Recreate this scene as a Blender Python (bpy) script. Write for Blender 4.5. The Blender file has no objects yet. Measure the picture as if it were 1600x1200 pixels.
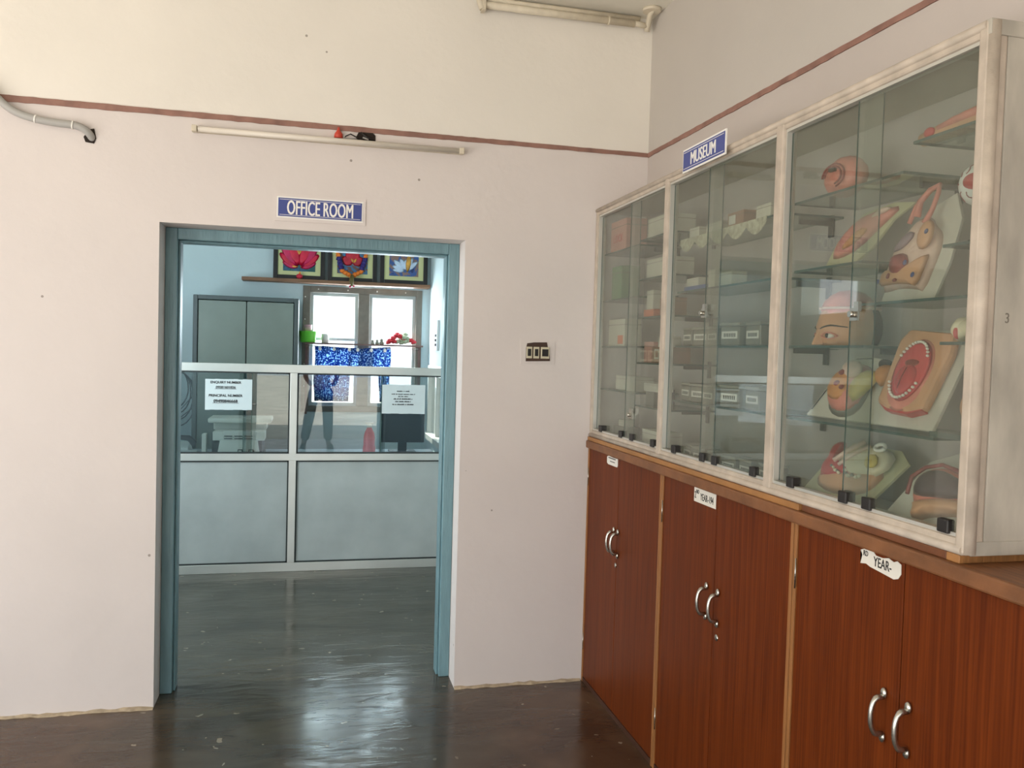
import bpy, bmesh, math, random
from mathutils import Vector, Matrix
random.seed(7)
PI = math.pi
SC = bpy.context.scene
COL = SC.collection

# ------------------------------------------------------------------ camera
cam_d = bpy.data.cameras.new('camera')
cam = bpy.data.objects.new('camera', cam_d); COL.objects.link(cam)
cam_d.sensor_width = 36.0
cam_d.lens = 36.0 * 1306.5 / 1600.0
cam_d.clip_start = 0.02
yaw, pitch, roll = 0.23597284, -0.03713101, 0.02850961
cy, sy, cp, sp = math.cos(yaw), math.sin(yaw), math.cos(pitch), math.sin(pitch)
fwd = Vector((sy*cp, cy*cp, sp)); rgt = Vector((cy, -sy, 0)); up = rgt.cross(fwd)
c, s = math.cos(roll), math.sin(roll)
r2 = c*rgt + s*up; u2 = -s*rgt + c*up
cam.matrix_world = Matrix(((r2.x, u2.x, -fwd.x, 0.0), (r2.y, u2.y, -fwd.y, 0.0), (r2.z, u2.z, -fwd.z, 1.6), (0, 0, 0, 1)))
SC.camera = cam

# ------------------------------------------------------------------ world, sun, daylight, exposure
SC.view_settings.view_transform = 'Standard'
SC.view_settings.look = 'None'
SC.view_settings.gamma = 1.0
SC.view_settings.use_curve_mapping = False
SC.view_settings.exposure = 0.0
SC.cycles.transparent_max_bounces = 32
SC.cycles.max_bounces = 12
SC.cycles.diffuse_bounces = 6
SC.cycles.glossy_bounces = 6

W = bpy.data.worlds.new('sky'); SC.world = W; W.use_nodes = True
bg = W.node_tree.nodes['Background']
bg.inputs[0].default_value = (0.86, 0.94, 1.0, 1); bg.inputs[1].default_value = 2.6

sun_d = bpy.data.lights.new('sun', 'SUN'); sun_d.energy = 26.0; sun_d.angle = 0.01; sun_d.color = (1, 0.95, 0.86)
sun = bpy.data.objects.new('sun', sun_d); COL.objects.link(sun)
sun.rotation_euler = Vector((0.45, -1.0, -0.8)).to_track_quat('-Z', 'Y').to_euler()
sun.location = (0, 0, 8)

def area(name, loc, to, sx, sy_, power, color):
    d = bpy.data.lights.new(name, 'AREA'); d.shape = 'RECTANGLE'; d.size = sx; d.size_y = sy_
    d.energy = power; d.color = color
    o = bpy.data.objects.new(name, d); COL.objects.link(o); o.location = loc
    o.rotation_euler = (Vector(to) - Vector(loc)).to_track_quat('-Z', 'Y').to_euler()
    return o
area('daylight_left_ground', (-3.96, 0.9, 0.30), (-3.40, 1.25, 1.6), 3.4, 1.3, 92, (1.0, 0.96, 0.92))
area('daylight_rear_ground', (-2.4, -2.44, 0.45), (-2.3, -1.75, 1.5), 2.3, 1.2, 88, (1.0, 0.96, 0.92))
area('daylight_rear_sky', (-2.4, -2.45, 2.0), (-1.2, 3.8, 0.6), 2.3, 1.1, 10, (0.88, 0.94, 1.0))
area('daylight_office', (0.45, 7.80, 1.72), (0.2, 4.0, 1.2), 0.9, 0.9, 40, (0.80, 0.92, 1.0))
area('office_left_added_fill', (-1.96, 4.65, 1.7), (0.0, 6.6, 1.5), 0.9, 1.5, 50, (0.80, 0.92, 1.0))  # added fill for the office, set in an invented side opening

# ------------------------------------------------------------------ materials
def lin(v):
    v /= 255.0
    return v/12.92 if v <= 0.04045 else ((v+0.055)/1.055)**2.4
def rgb(r, g, b): return (lin(r), lin(g), lin(b), 1.0)
MATS = {}
def mat(name, col, rough=0.6, metal=0.0, var=0.0, vscale=8.0, bump=0.0, bscale=40.0, spec=0.5, stretch=None, emit=None):
    if name in MATS: return MATS[name]
    m = bpy.data.materials.new(name); m.use_nodes = True
    nt = m.node_tree; N = nt.nodes; L = nt.links; b = N['Principled BSDF']
    b.inputs['Base Color'].default_value = col; b.inputs['Roughness'].default_value = rough
    b.inputs['Metallic'].default_value = metal; b.inputs['Specular IOR Level'].default_value = spec
    tc = N.new('ShaderNodeTexCoord'); src = tc.outputs['Object']
    if stretch:
        mp = N.new('ShaderNodeMapping'); mp.inputs['Scale'].default_value = stretch; L.new(src, mp.inputs['Vector']); src = mp.outputs[0]
    if var > 0:
        n = N.new('ShaderNodeTexNoise'); n.inputs['Scale'].default_value = vscale; n.inputs['Detail'].default_value = 5
        L.new(src, n.inputs['Vector'])
        mx = N.new('ShaderNodeMix'); mx.data_type = 'RGBA'
        a = tuple(min(1, c_*(1+var)) for c_ in col[:3]) + (1,); d = tuple(c_*(1-var) for c_ in col[:3]) + (1,)
        mx.inputs['A'].default_value = d; mx.inputs['B'].default_value = a
        cr = N.new('ShaderNodeMapRange'); cr.inputs['From Min'].default_value = 0.3; cr.inputs['From Max'].default_value = 0.7
        L.new(n.outputs['Fac'], cr.inputs['Value']); L.new(cr.outputs[0], mx.inputs['Factor']); L.new(mx.outputs['Result'], b.inputs['Base Color'])
    if bump > 0:
        n2 = N.new('ShaderNodeTexNoise'); n2.inputs['Scale'].default_value = bscale; n2.inputs['Detail'].default_value = 4; L.new(src, n2.inputs['Vector'])
        bp = N.new('ShaderNodeBump'); bp.inputs['Strength'].default_value = bump; bp.inputs['Distance'].default_value = 0.01
        L.new(n2.outputs['Fac'], bp.inputs['Height']); L.new(bp.outputs[0], b.inputs['Normal'])
    if emit:
        b.inputs['Emission Color'].default_value = emit[0]; b.inputs['Emission Strength'].default_value = emit[1]
    MATS[name] = m
    return m

def wall_mat(name, lower, upper=None, zsplit=2.58, spots=True):
    """Limewash paint: an upper and a lower colour, faint blotches, small nail holes and scuffs."""
    m = bpy.data.materials.new(name); m.use_nodes = True
    nt = m.node_tree; N = nt.nodes; L = nt.links; b = N['Principled BSDF']; b.inputs['Roughness'].default_value = 0.75
    b.inputs['Specular IOR Level'].default_value = 0.25
    geo = N.new('ShaderNodeTexCoord'); P = geo.outputs['Object']
    base = N.new('ShaderNodeMix'); base.data_type = 'RGBA'
    base.inputs['A'].default_value = lower; base.inputs['B'].default_value = upper or lower
    sep = N.new('ShaderNodeSeparateXYZ'); L.new(P, sep.inputs[0])
    gt = N.new('ShaderNodeMath'); gt.operation = 'GREATER_THAN'; gt.inputs[1].default_value = zsplit
    L.new(sep.outputs['Z'], gt.inputs[0]); L.new(gt.outputs[0], base.inputs['Factor'])
    n = N.new('ShaderNodeTexNoise'); n.inputs['Scale'].default_value = 1.6; n.inputs['Detail'].default_value = 6; L.new(P, n.inputs['Vector'])
    mr = N.new('ShaderNodeMapRange'); mr.inputs['From Min'].default_value = 0.35; mr.inputs['From Max'].default_value = 0.75
    mr.inputs['To Min'].default_value = 1.0; mr.inputs['To Max'].default_value = 0.93; L.new(n.outputs['Fac'], mr.inputs['Value'])
    mul = N.new('ShaderNodeMix'); mul.data_type = 'RGBA'; mul.blend_type = 'MULTIPLY'; mul.inputs['Factor'].default_value = 1.0
    L.new(base.outputs['Result'], mul.inputs['A']); L.new(mr.outputs[0], mul.inputs['B'])
    out = mul.outputs['Result']
    if spots:
        v = N.new('ShaderNodeTexVoronoi'); v.inputs['Scale'].default_value = 7.0; v.feature = 'F1'; L.new(P, v.inputs['Vector'])
        w2 = N.new('ShaderNodeTexNoise'); w2.inputs['Scale'].default_value = 2.3; L.new(P, w2.inputs['Vector'])
        lt = N.new('ShaderNodeMath'); lt.operation = 'LESS_THAN'; lt.inputs[1].default_value = 0.042; L.new(v.outputs['Distance'], lt.inputs[0])
        g2 = N.new('ShaderNodeMath'); g2.operation = 'GREATER_THAN'; g2.inputs[1].default_value = 0.5; L.new(w2.outputs['Fac'], g2.inputs[0])
        m2 = N.new('ShaderNodeMath'); m2.operation = 'MULTIPLY'; L.new(lt.outputs[0], m2.inputs[0]); L.new(g2.outputs[0], m2.inputs[1])
        m3 = N.new('ShaderNodeMath'); m3.operation = 'MULTIPLY'; m3.inputs[1].default_value = 0.6; L.new(m2.outputs[0], m3.inputs[0])
        sm = N.new('ShaderNodeMix'); sm.data_type = 'RGBA'; sm.inputs['B'].default_value = rgb(95, 82, 66)
        L.new(m3.outputs[0], sm.inputs['Factor']); L.new(out, sm.inputs['A']); out = sm.outputs['Result']
    L.new(out, b.inputs['Base Color'])
    n3 = N.new('ShaderNodeTexNoise'); n3.inputs['Scale'].default_value = 14; n3.inputs['Detail'].default_value = 6; L.new(P, n3.inputs['Vector'])
    bp = N.new('ShaderNodeBump'); bp.inputs['Strength'].default_value = 0.25; bp.inputs['Distance'].default_value = 0.01
    L.new(n3.outputs['Fac'], bp.inputs['Height']); L.new(bp.outputs[0], b.inputs['Normal'])
    return m

def glass_mat(name, tint, dust=0.05, dustcol=(0.5, 0.5, 0.45, 1), f0=0.045):
    """Clear pane: Fresnel mix of a mirror reflection over straight transmission, with a thin film of dust."""
    m = bpy.data.materials.new(name); m.use_nodes = True
    nt = m.node_tree; N = nt.nodes; L = nt.links; N.remove(N['Principled BSDF']); o = N['Material Output']
    tr = N.new('ShaderNodeBsdfTransparent'); tr.inputs[0].default_value = tint
    gl = N.new('ShaderNodeBsdfGlossy'); gl.inputs['Roughness'].default_value = 0.0
    df = N.new('ShaderNodeBsdfDiffuse'); df.inputs[0].default_value = dustcol
    g = N.new('ShaderNodeNewGeometry')
    dt = N.new('ShaderNodeVectorMath'); dt.operation = 'DOT_PRODUCT'; L.new(g.outputs['Incoming'], dt.inputs[0]); L.new(g.outputs['Normal'], dt.inputs[1])
    ab = N.new('ShaderNodeMath'); ab.operation = 'ABSOLUTE'; L.new(dt.outputs['Value'], ab.inputs[0])
    su = N.new('ShaderNodeMath'); su.operation = 'SUBTRACT'; su.inputs[0].default_value = 1.0; L.new(ab.outputs[0], su.inputs[1])
    pw = N.new('ShaderNodeMath'); pw.operation = 'POWER'; pw.inputs[1].default_value = 5.0; L.new(su.outputs[0], pw.inputs[0])
    mr = N.new('ShaderNodeMapRange'); mr.inputs['To Min'].default_value = f0; mr.inputs['To Max'].default_value = 1.0; L.new(pw.outputs[0], mr.inputs['Value'])
    m1 = N.new('ShaderNodeMixShader'); m1.inputs[0].default_value = dust; L.new(tr.outputs[0], m1.inputs[1]); L.new(df.outputs[0], m1.inputs[2])
    tc = N.new('ShaderNodeTexCoord'); n = N.new('ShaderNodeTexNoise'); n.inputs['Scale'].default_value = 6; n.inputs['Detail'].default_value = 6; L.new(tc.outputs['Object'], n.inputs['Vector'])
    dm = N.new('ShaderNodeMapRange'); dm.inputs['From Min'].default_value = 0.3; dm.inputs['From Max'].default_value = 0.75
    dm.inputs['To Min'].default_value = dust*0.7; dm.inputs['To Max'].default_value = dust*1.4; L.new(n.outputs['Fac'], dm.inputs['Value']); L.new(dm.outputs[0], m1.inputs[0])
    m2 = N.new('ShaderNodeMixShader'); L.new(mr.outputs[0], m2.inputs[0]); L.new(m1.outputs[0], m2.inputs[1]); L.new(gl.outputs[0], m2.inputs[2])
    L.new(m2.outputs[0], o.inputs['Surface'])
    MATS[name] = m
    return m

def wood_laminate(name, dark, light, scale=1.0):
    """Laminate with straight vertical grain."""
    m = bpy.data.materials.new(name); m.use_nodes = True
    nt = m.node_tree; N = nt.nodes; L = nt.links; b = N['Principled BSDF']
    b.inputs['Roughness'].default_value = 0.42; b.inputs['Specular IOR Level'].default_value = 0.14
    tc = N.new('ShaderNodeTexCoord'); mp = N.new('ShaderNodeMapping'); mp.inputs['Scale'].default_value = (14*scale, 14*scale, 0.5)
    L.new(tc.outputs['Object'], mp.inputs['Vector'])
    n = N.new('ShaderNodeTexNoise'); n.inputs['Scale'].default_value = 4.0; n.inputs['Detail'].default_value = 7; n.inputs['Distortion'].default_value = 0.6
    L.new(mp.outputs[0], n.inputs['Vector'])
    w = N.new('ShaderNodeTexWave'); w.wave_type = 'BANDS'; w.bands_direction = 'Y'; w.inputs['Scale'].default_value = 2.3; w.inputs['Distortion'].default_value = 9.0
    w.inputs['Detail'].default_value = 3; L.new(mp.outputs[0], w.inputs['Vector'])
    mx = N.new('ShaderNodeMath'); mx.operation = 'MULTIPLY_ADD'; mx.inputs[1].default_value = 0.13; L.new(w.outputs['Fac'], mx.inputs[0]); L.new(n.outputs['Fac'], mx.inputs[2])
    cr = N.new('ShaderNodeValToRGB'); cr.color_ramp.elements[0].position = 0.30; cr.color_ramp.elements[0].color = dark
    cr.color_ramp.elements[1].position = 0.78; cr.color_ramp.elements[1].color = light
    L.new(mx.outputs[0], cr.inputs[0]); L.new(cr.outputs[0], b.inputs['Base Color'])
    return m

def floor_mat():
    m = bpy.data.materials.new('polished_cement'); m.use_nodes = True
    nt = m.node_tree; N = nt.nodes; L = nt.links; b = N['Principled BSDF']
    tc = N.new('ShaderNodeTexCoord'); P = tc.outputs['Object']
    def noise(sc_, det, dist=0.0, vec=P):
        n = N.new('ShaderNodeTexNoise'); n.inputs['Scale'].default_value = sc_; n.inputs['Detail'].default_value = det
        n.inputs['Distortion'].default_value = dist; L.new(vec, n.inputs['Vector']); return n.outputs['Fac']
    def rng(v, a, b_, c_, d_):
        r = N.new('ShaderNodeMapRange'); r.inputs['From Min'].default_value = a; r.inputs['From Max'].default_value = b_
        r.inputs['To Min'].default_value = c_; r.inputs['To Max'].default_value = d_; L.new(v, r.inputs['Value']); return r.outputs[0]
    def mix(f, a, b_, mode='MIX'):
        x = N.new('ShaderNodeMix'); x.data_type = 'RGBA'; x.blend_type = mode
        if isinstance(f, float): x.inputs['Factor'].default_value = f
        else: L.new(f, x.inputs['Factor'])
        for k, v in (('A', a), ('B', b_)):
            if isinstance(v, tuple): x.inputs[k].default_value = v
            else: L.new(v, x.inputs[k])
        return x.outputs['Result']
    mp = N.new('ShaderNodeMapping'); mp.inputs['Scale'].default_value = (0.7, 2.2, 1); L.new(P, mp.inputs['Vector'])
    grey = mix(rng(noise(2.2, 8, 0.8, mp.outputs[0]), 0.3, 0.72, 0, 1), rgb(54, 51, 42), rgb(84, 80, 68))
    brown = mix(rng(noise(3.0, 7, 0.5), 0.3, 0.7, 0, 1), rgb(66, 45, 32), rgb(98, 76, 57))
    sep = N.new('ShaderNodeSeparateXYZ'); L.new(P, sep.inputs[0])
    # reddish hall floor beside a grey doorway strip: real variation plus painted-in wall reflection
    ax = N.new('ShaderNodeMath'); ax.operation = 'ABSOLUTE'; L.new(sep.outputs['X'], ax.inputs[0])
    nn = noise(2.0, 5)
    ad = N.new('ShaderNodeMath'); ad.operation = 'MULTIPLY_ADD'; ad.inputs[1].default_value = 0.5; L.new(nn, ad.inputs[0]); L.new(ax.outputs[0], ad.inputs[2])
    fx = rng(ad.outputs[0], 0.5, 1.2, 0, 1); fy = rng(sep.outputs['Y'], 4.15, 3.75, 0, 1)
    mm = N.new('ShaderNodeMath'); mm.operation = 'MULTIPLY'; L.new(fx, mm.inputs[0]); L.new(fy, mm.inputs[1])
    col = mix(mm.outputs[0], grey, brown)
    v = N.new('ShaderNodeTexVoronoi'); v.inputs['Scale'].default_value = 13.0; v.inputs['Randomness'].default_value = 1.0
    wv = N.new('ShaderNodeVectorMath'); wv.operation = 'ADD'; nz = N.new('ShaderNodeTexNoise'); nz.inputs['Scale'].default_value = 25; L.new(P, nz.inputs['Vector'])
    sc2 = N.new('ShaderNodeVectorMath'); sc2.operation = 'SCALE'; sc2.inputs['Scale'].default_value = 0.06; L.new(nz.outputs['Color'], sc2.inputs[0])
    L.new(P, wv.inputs[0]); L.new(sc2.outputs[0], wv.inputs[1]); L.new(wv.outputs[0], v.inputs['Vector'])
    sz = rng(noise(7.0, 2), 0.42, 0.72, 0.03, 0.20)
    lt = N.new('ShaderNodeMath'); lt.operation = 'LESS_THAN'; L.new(v.outputs['Distance'], lt.inputs[0]); L.new(sz, lt.inputs[1])
    wash = rng(noise(1.1, 2), 0.40, 0.55, 0.0, 0.6)
    m4 = N.new('ShaderNodeMath'); m4.operation = 'MULTIPLY'; L.new(lt.outputs[0], m4.inputs[0]); L.new(wash, m4.inputs[1])
    col = mix(m4.outputs[0], col, rgb(168, 158, 138))
    L.new(col, b.inputs['Base Color'])
    L.new(rng(noise(4.0, 6, 0.4), 0.3, 0.7, 0.10, 0.27), b.inputs['Roughness'])
    b.inputs['Specular IOR Level'].default_value = 0.5
    bp = N.new('ShaderNodeBump'); bp.inputs['Strength'].default_value = 0.13; bp.inputs['Distance'].default_value = 0.02
    L.new(noise(7.0, 5, 0.6, mp.outputs[0]), bp.inputs['Height']); L.new(bp.outputs[0], b.inputs['Normal'])
    return m

M_hall = wall_mat('hall_limewash', rgb(218, 210, 206), rgb(230, 225, 216))
M_hallR = wall_mat('hall_limewash_shaded', rgb(188, 179, 173), rgb(190, 184, 177), 2.57)  # hall limewash darkened so the right wall's dimness is in its colour
M_ceil = mat('ceiling_paint', rgb(218, 214, 202), 0.85, var=0.03, bump=0.1)
M_off = wall_mat('office_limewash', rgb(205, 222, 226), rgb(205, 222, 226), 9, False)
M_floor = floor_mat()
M_brown = mat('brown_band_paint', rgb(140, 104, 92), 0.7, var=0.25, vscale=12, bump=0.2)
M_dframe = mat('teal_door_paint', rgb(110, 143, 151), 0.36, var=0.12, vscale=9, bump=0.35, bscale=22, stretch=(3, 3, 0.5))
M_alu = mat('aluminium_section', rgb(206, 204, 196), 0.38, 0.55, var=0.05, vscale=4)
M_gasket = mat('black_gasket', rgb(40, 44, 42), 0.6)
M_board = mat('grey_partition_board', rgb(168, 172, 168), 0.42, var=0.10, vscale=4.0)
M_whitewood = mat('weathered_white_frame_paint', rgb(184, 171, 156), 0.55, var=0.16, vscale=16, bump=0.3, bscale=30)
M_sidepan = mat('case_side_paint', rgb(178, 172, 160), 0.6, var=0.22, vscale=13, bump=0.2, bscale=14, stretch=(1, 1, 0.35))
M_case_in = mat('case_inside_paint', rgb(176, 168, 154), 0.75, var=0.04)
M_glass = glass_mat('display_glass', (0.90, 0.93, 0.91, 1), 0.10, rgb(160, 160, 144), .05)
M_pglass = glass_mat('office_glass', (0.75, 0.79, 0.79, 1), 0.01, rgb(150, 160, 160), .08)
M_wglass = glass_mat('window_glass', (0.96, 0.98, 0.98, 1), 0.01, rgb(150, 160, 160))
M_shelfglass = glass_mat('shelf_glass', (0.86, 0.93, 0.89, 1), 0.06, rgb(110, 130, 120))
M_gedge = mat('green_glass_edge', rgb(52, 78, 72), 0.15, 0.0)
M_lam = wood_laminate('teak_laminate', rgb(82, 33, 8), rgb(112, 51, 15))
M_wood = mat('light_teak', rgb(158, 110, 62), 0.5, var=0.2, vscale=14, stretch=(8, 0.6, 1), bump=0.2)
M_woodv = mat('light_teak_upright', rgb(150, 100, 54), 0.5, var=0.15, vscale=14, stretch=(8, 8, 0.6))
M_wtop = mat('worn_worktop', rgb(124, 80, 48), 0.5, var=0.28, vscale=12, stretch=(8, 0.7, 1), bump=0.2)
M_steel = mat('chrome_steel', rgb(190, 186, 176), 0.25, 0.95, var=0.1, vscale=40)
M_black = mat('black_plastic', rgb(34, 30, 28), 0.45)
M_dark = mat('dark_hole', rgb(38, 28, 22), 0.9, var=0.4, vscale=60)
M_paper = mat('white_paper', rgb(222, 218, 208), 0.8, var=0.04, vscale=20)
M_papercool = mat('notice_paper', rgb(212, 218, 216), 0.75, var=0.03, vscale=10)
M_ink = mat('black_ink', rgb(36, 34, 34), 0.7)
M_sign = mat('sign_blue', rgb(58, 72, 140), 0.35)
M_signw = mat('sign_white', rgb(236, 234, 228), 0.4)
M_pvc = mat('grey_conduit', rgb(166, 164, 160), 0.5, var=0.04)
M_ptube = mat('painted_tube', rgb(206, 196, 176), 0.55, var=0.1, vscale=18, bump=0.2)
M_tube = mat('fluorescent_glass', rgb(214, 206, 194), 0.3)
M_red = mat('red_tape', rgb(190, 66, 48), 0.5)
M_skin = mat('model_skin', rgb(214, 158, 118), 0.4, var=0.07, vscale=18)
M_pink = mat('model_pink', rgb(220, 132, 116), 0.4, var=0.14, vscale=30)
M_flesh = mat('model_red', rgb(196, 58, 60), 0.35, var=0.12, vscale=40)
M_deep = mat('model_dark_red', rgb(140, 40, 40), 0.35, var=0.2, vscale=40)
M_purple = mat('model_purple', rgb(66, 42, 54), 0.3, var=0.2, vscale=25)
M_cream = mat('model_cream', rgb(226, 214, 182), 0.45, var=0.08, vscale=40)
M_yel = mat('model_yellow', rgb(220, 194, 96), 0.45, var=0.12, vscale=50)
M_orange = mat('model_orange', rgb(214, 140, 72), 0.45, var=0.15, vscale=40)
M_mblue = mat('model_blue', rgb(78, 84, 138), 0.45)
M_pale = mat('model_pale_pink', rgb(230, 196, 180), 0.45, var=0.1, vscale=50)
M_boardw = mat('model_board_white', rgb(206, 200, 186), 0.6, var=0.05)
M_boardg = mat('model_board_cream', rgb(196, 190, 150), 0.6, var=0.05)
M_tooth = mat('model_teeth', rgb(240, 236, 224), 0.3)
M_hair = mat('model_dark_hair', rgb(52, 40, 36), 0.6)

# ------------------------------------------------------------------ mesh helpers
class MB:
    def __init__(self): self.bm = bmesh.new(); self.mi = 0
    def box(self, x0, y0, z0, x1, y1, z1, mi=None):
        v = [self.bm.verts.new(p) for p in ((x0,y0,z0),(x1,y0,z0),(x1,y1,z0),(x0,y1,z0),(x0,y0,z1),(x1,y0,z1),(x1,y1,z1),(x0,y1,z1))]
        for f in ((0,3,2,1),(4,5,6,7),(0,1,5,4),(1,2,6,5),(2,3,7,6),(3,0,4,7)):
            self.bm.faces.new([v[i] for i in f]).material_index = self.mi if mi is None else mi
        return self
    def hexa(self, pts, mi=None):
        v = [self.bm.verts.new(p) for p in pts]
        for f in ((0,3,2,1),(4,5,6,7),(0,1,5,4),(1,2,6,5),(2,3,7,6),(3,0,4,7)):
            self.bm.faces.new([v[i] for i in f]).material_index = self.mi if mi is None else mi
        return self
    def prism(self, pts, z0, z1, frame=None, mi=None):
        """2D outline (any shape) extruded from z0 to z1, in a local frame matrix."""
        F = frame or Matrix.Identity(4)
        k = self.mi if mi is None else mi
        a = [self.bm.verts.new(F @ Vector((x, y, z0))) for x, y in pts]
        b = [self.bm.verts.new(F @ Vector((x, y, z1))) for x, y in pts]
        n = len(pts)
        fs = [self.bm.faces.new(a[::-1]), self.bm.faces.new(b)]
        for i in range(n): fs.append(self.bm.faces.new((a[i], a[(i+1) % n], b[(i+1) % n], b[i])))
        for f in fs: f.material_index = k
        if n > 4: bmesh.ops.triangulate(self.bm, faces=fs[:2])
        return self
    def tube(self, path, r, seg=10, mi=None, cap=True):
        k = self.mi if mi is None else mi
        path = [Vector(p) for p in path]; n = len(path)
        rs = r if isinstance(r, (list, tuple)) else [r]*n
        t = (path[1]-path[0]).normalized(); ref = Vector((0,0,1)) if abs(t.z) < 0.9 else Vector((1,0,0))
        side = t.cross(ref).normalized(); rings = []
        for i, p in enumerate(path):
            if i == 0: d = path[1]-path[0]
            elif i == n-1: d = path[-1]-path[-2]
            else: d = path[i+1]-path[i-1]
            d.normalize(); side = (side - d*side.dot(d)).normalized(); o = d.cross(side)
            rings.append([self.bm.verts.new(p + rs[i]*(math.cos(2*PI*j/seg)*side + math.sin(2*PI*j/seg)*o)) for j in range(seg)])
        for i in range(n-1):
            for j in range(seg):
                f = self.bm.faces.new((rings[i][j], rings[i+1][j], rings[i+1][(j+1)%seg], rings[i][(j+1)%seg])); f.material_index = k; f.smooth = True
        if cap:
            self.bm.faces.new(rings[0]).material_index = k; self.bm.faces.new(rings[-1][::-1]).material_index = k
        return self
    def lathe(self, prof, loc=(0,0,0), seg=20, frame=None, mi=None):
        """prof: list of (radius, height)."""
        F = (frame or Matrix.Identity(4)); loc = Vector(loc); k = self.mi if mi is None else mi
        rings = []
        for r_, h in prof:
            rings.append([self.bm.verts.new(loc + (F @ Vector((max(r_,1e-4)*math.cos(2*PI*j/seg), max(r_,1e-4)*math.sin(2*PI*j/seg), h)))) for j in range(seg)])
        for i in range(len(rings)-1):
            for j in range(seg):
                f = self.bm.faces.new((rings[i][j], rings[i][(j+1)%seg], rings[i+1][(j+1)%seg], rings[i+1][j])); f.material_index = k; f.smooth = True
        self.bm.faces.new(rings[0][::-1]).material_index = k; self.bm.faces.new(rings[-1]).material_index = k
        return self
    def ball(self, c_, r, sub=2, frame=None, fn=None, mi=None):
        """ellipsoid; r is a number or (rx, ry, rz); fn can push each unit vertex about."""
        k = self.mi if mi is None else mi
        r = (r, r, r) if not isinstance(r, (tuple, list)) else r
        res = bmesh.ops.create_icosphere(self.bm, subdivisions=sub, radius=1.0)
        F = frame or Matrix.Identity(4)
        for v in res['verts']:
            p = v.co.copy()
            if fn: p = fn(p)
            v.co = Vector(c_) + F @ Vector((p.x*r[0], p.y*r[1], p.z*r[2]))
            for f in v.link_faces: f.material_index = k; f.smooth = True
        return self
    def relief(self, pts, h, z0=0.0, frame=None, rings=5, power=0.5, mi=None, wob=0.0):
        """A swelling form raised over a closed outline."""
        F = frame or Matrix.Identity(4); k = self.mi if mi is None else mi
        n = len(pts); out = []
        for i in range(n):                      # smooth the outline once (Chaikin)
            a, b = pts[i], pts[(i+1) % n]
            out += [(a[0]*.75+b[0]*.25, a[1]*.75+b[1]*.25), (a[0]*.25+b[0]*.75, a[1]*.25+b[1]*.75)]
        n = len(out); cx = sum(p[0] for p in out)/n; cy_ = sum(p[1] for p in out)/n
        base = [self.bm.verts.new(F @ Vector((x, y, z0))) for x, y in out]
        prev = base; rg = [base]
        for q in range(1, rings+1):
            t = q/(rings+0.6); s_ = 1 - t*0.9 if q < rings else 0.12
            hh = h*(1-s_**(1/power*1.0))**0.5
            cur = [self.bm.verts.new(F @ Vector((cx+(x-cx)*s_, cy_+(y-cy_)*s_, z0+hh*(1+wob*random.uniform(-1,1))))) for x, y in out]
            for i in range(n):
                f = self.bm.faces.new((prev[i], prev[(i+1)%n], cur[(i+1)%n], cur[i])); f.material_index = k; f.smooth = True
            prev = cur
        f = self.bm.faces.new(prev); f.material_index = k; f.smooth = True
        f = self.bm.faces.new(base[::-1]); f.material_index = k
        return self
    def build(self, name, mats, parent=None, loc=None, bevel=0.0, smooth=False, label=None, local=False):
        """local=True: the vertices are already in the parent's (or the object's own) frame."""
        me = bpy.data.meshes.new(name)
        if not local:
            if parent is not None: org = origin_of(parent)
            elif loc is not None: org = Vector(loc)
            else:
                vs = [v.co for v in self.bm.verts]
                org = Vector(((min(v.x for v in vs)+max(v.x for v in vs))/2, (min(v.y for v in vs)+max(v.y for v in vs))/2, min(v.z for v in vs)))
            for v in self.bm.verts: v.co -= org
        bmesh.ops.recalc_face_normals(self.bm, faces=self.bm.faces)
        if smooth:
            for f in self.bm.faces: f.smooth = True
        self.bm.to_mesh(me); self.bm.free()
        for m in (mats if isinstance(mats, (list, tuple)) else [mats]): me.materials.append(m)
        o = bpy.data.objects.new(name, me); COL.objects.link(o)
        if parent is not None: o.parent = parent
        elif not local: o.location = org
        elif loc is not None: o.location = loc
        ORG[o.name] = (origin_of(parent) if parent is not None else Vector(o.location))
        if bevel > 0:
            b = o.modifiers.new('edge', 'BEVEL'); b.width = bevel; b.segments = 2; b.limit_method = 'ANGLE'; b.angle_limit = 0.7
        if label: o['label'] = label
        return o
ORG = {}
def origin_of(o): return ORG.get(o.name, Vector(o.location))
def thing(name, label, cat, loc=(0,0,0), group=None, matrix=None):
    o = bpy.data.objects.new(name, None); COL.objects.link(o); o.location = loc; o.empty_display_size = 0.05
    if matrix is not None: o.matrix_world = matrix
    o['label'] = label; o['category'] = cat
    if group: o['group'] = group
    ORG[o.name] = Vector(loc)
    return o
def tag(o, label, cat, group=None):
    o['label'] = label; o['category'] = cat
    if group: o['group'] = group
    return o
def struct(o): o['kind'] = 'structure'; return o
def copy_tree(o, parent=None):
    c_ = o.copy(); COL.objects.link(c_); c_.parent = parent
    for ch in [x for x in bpy.data.objects if x.parent == o]: copy_tree(ch, c_)
    return c_

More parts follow.
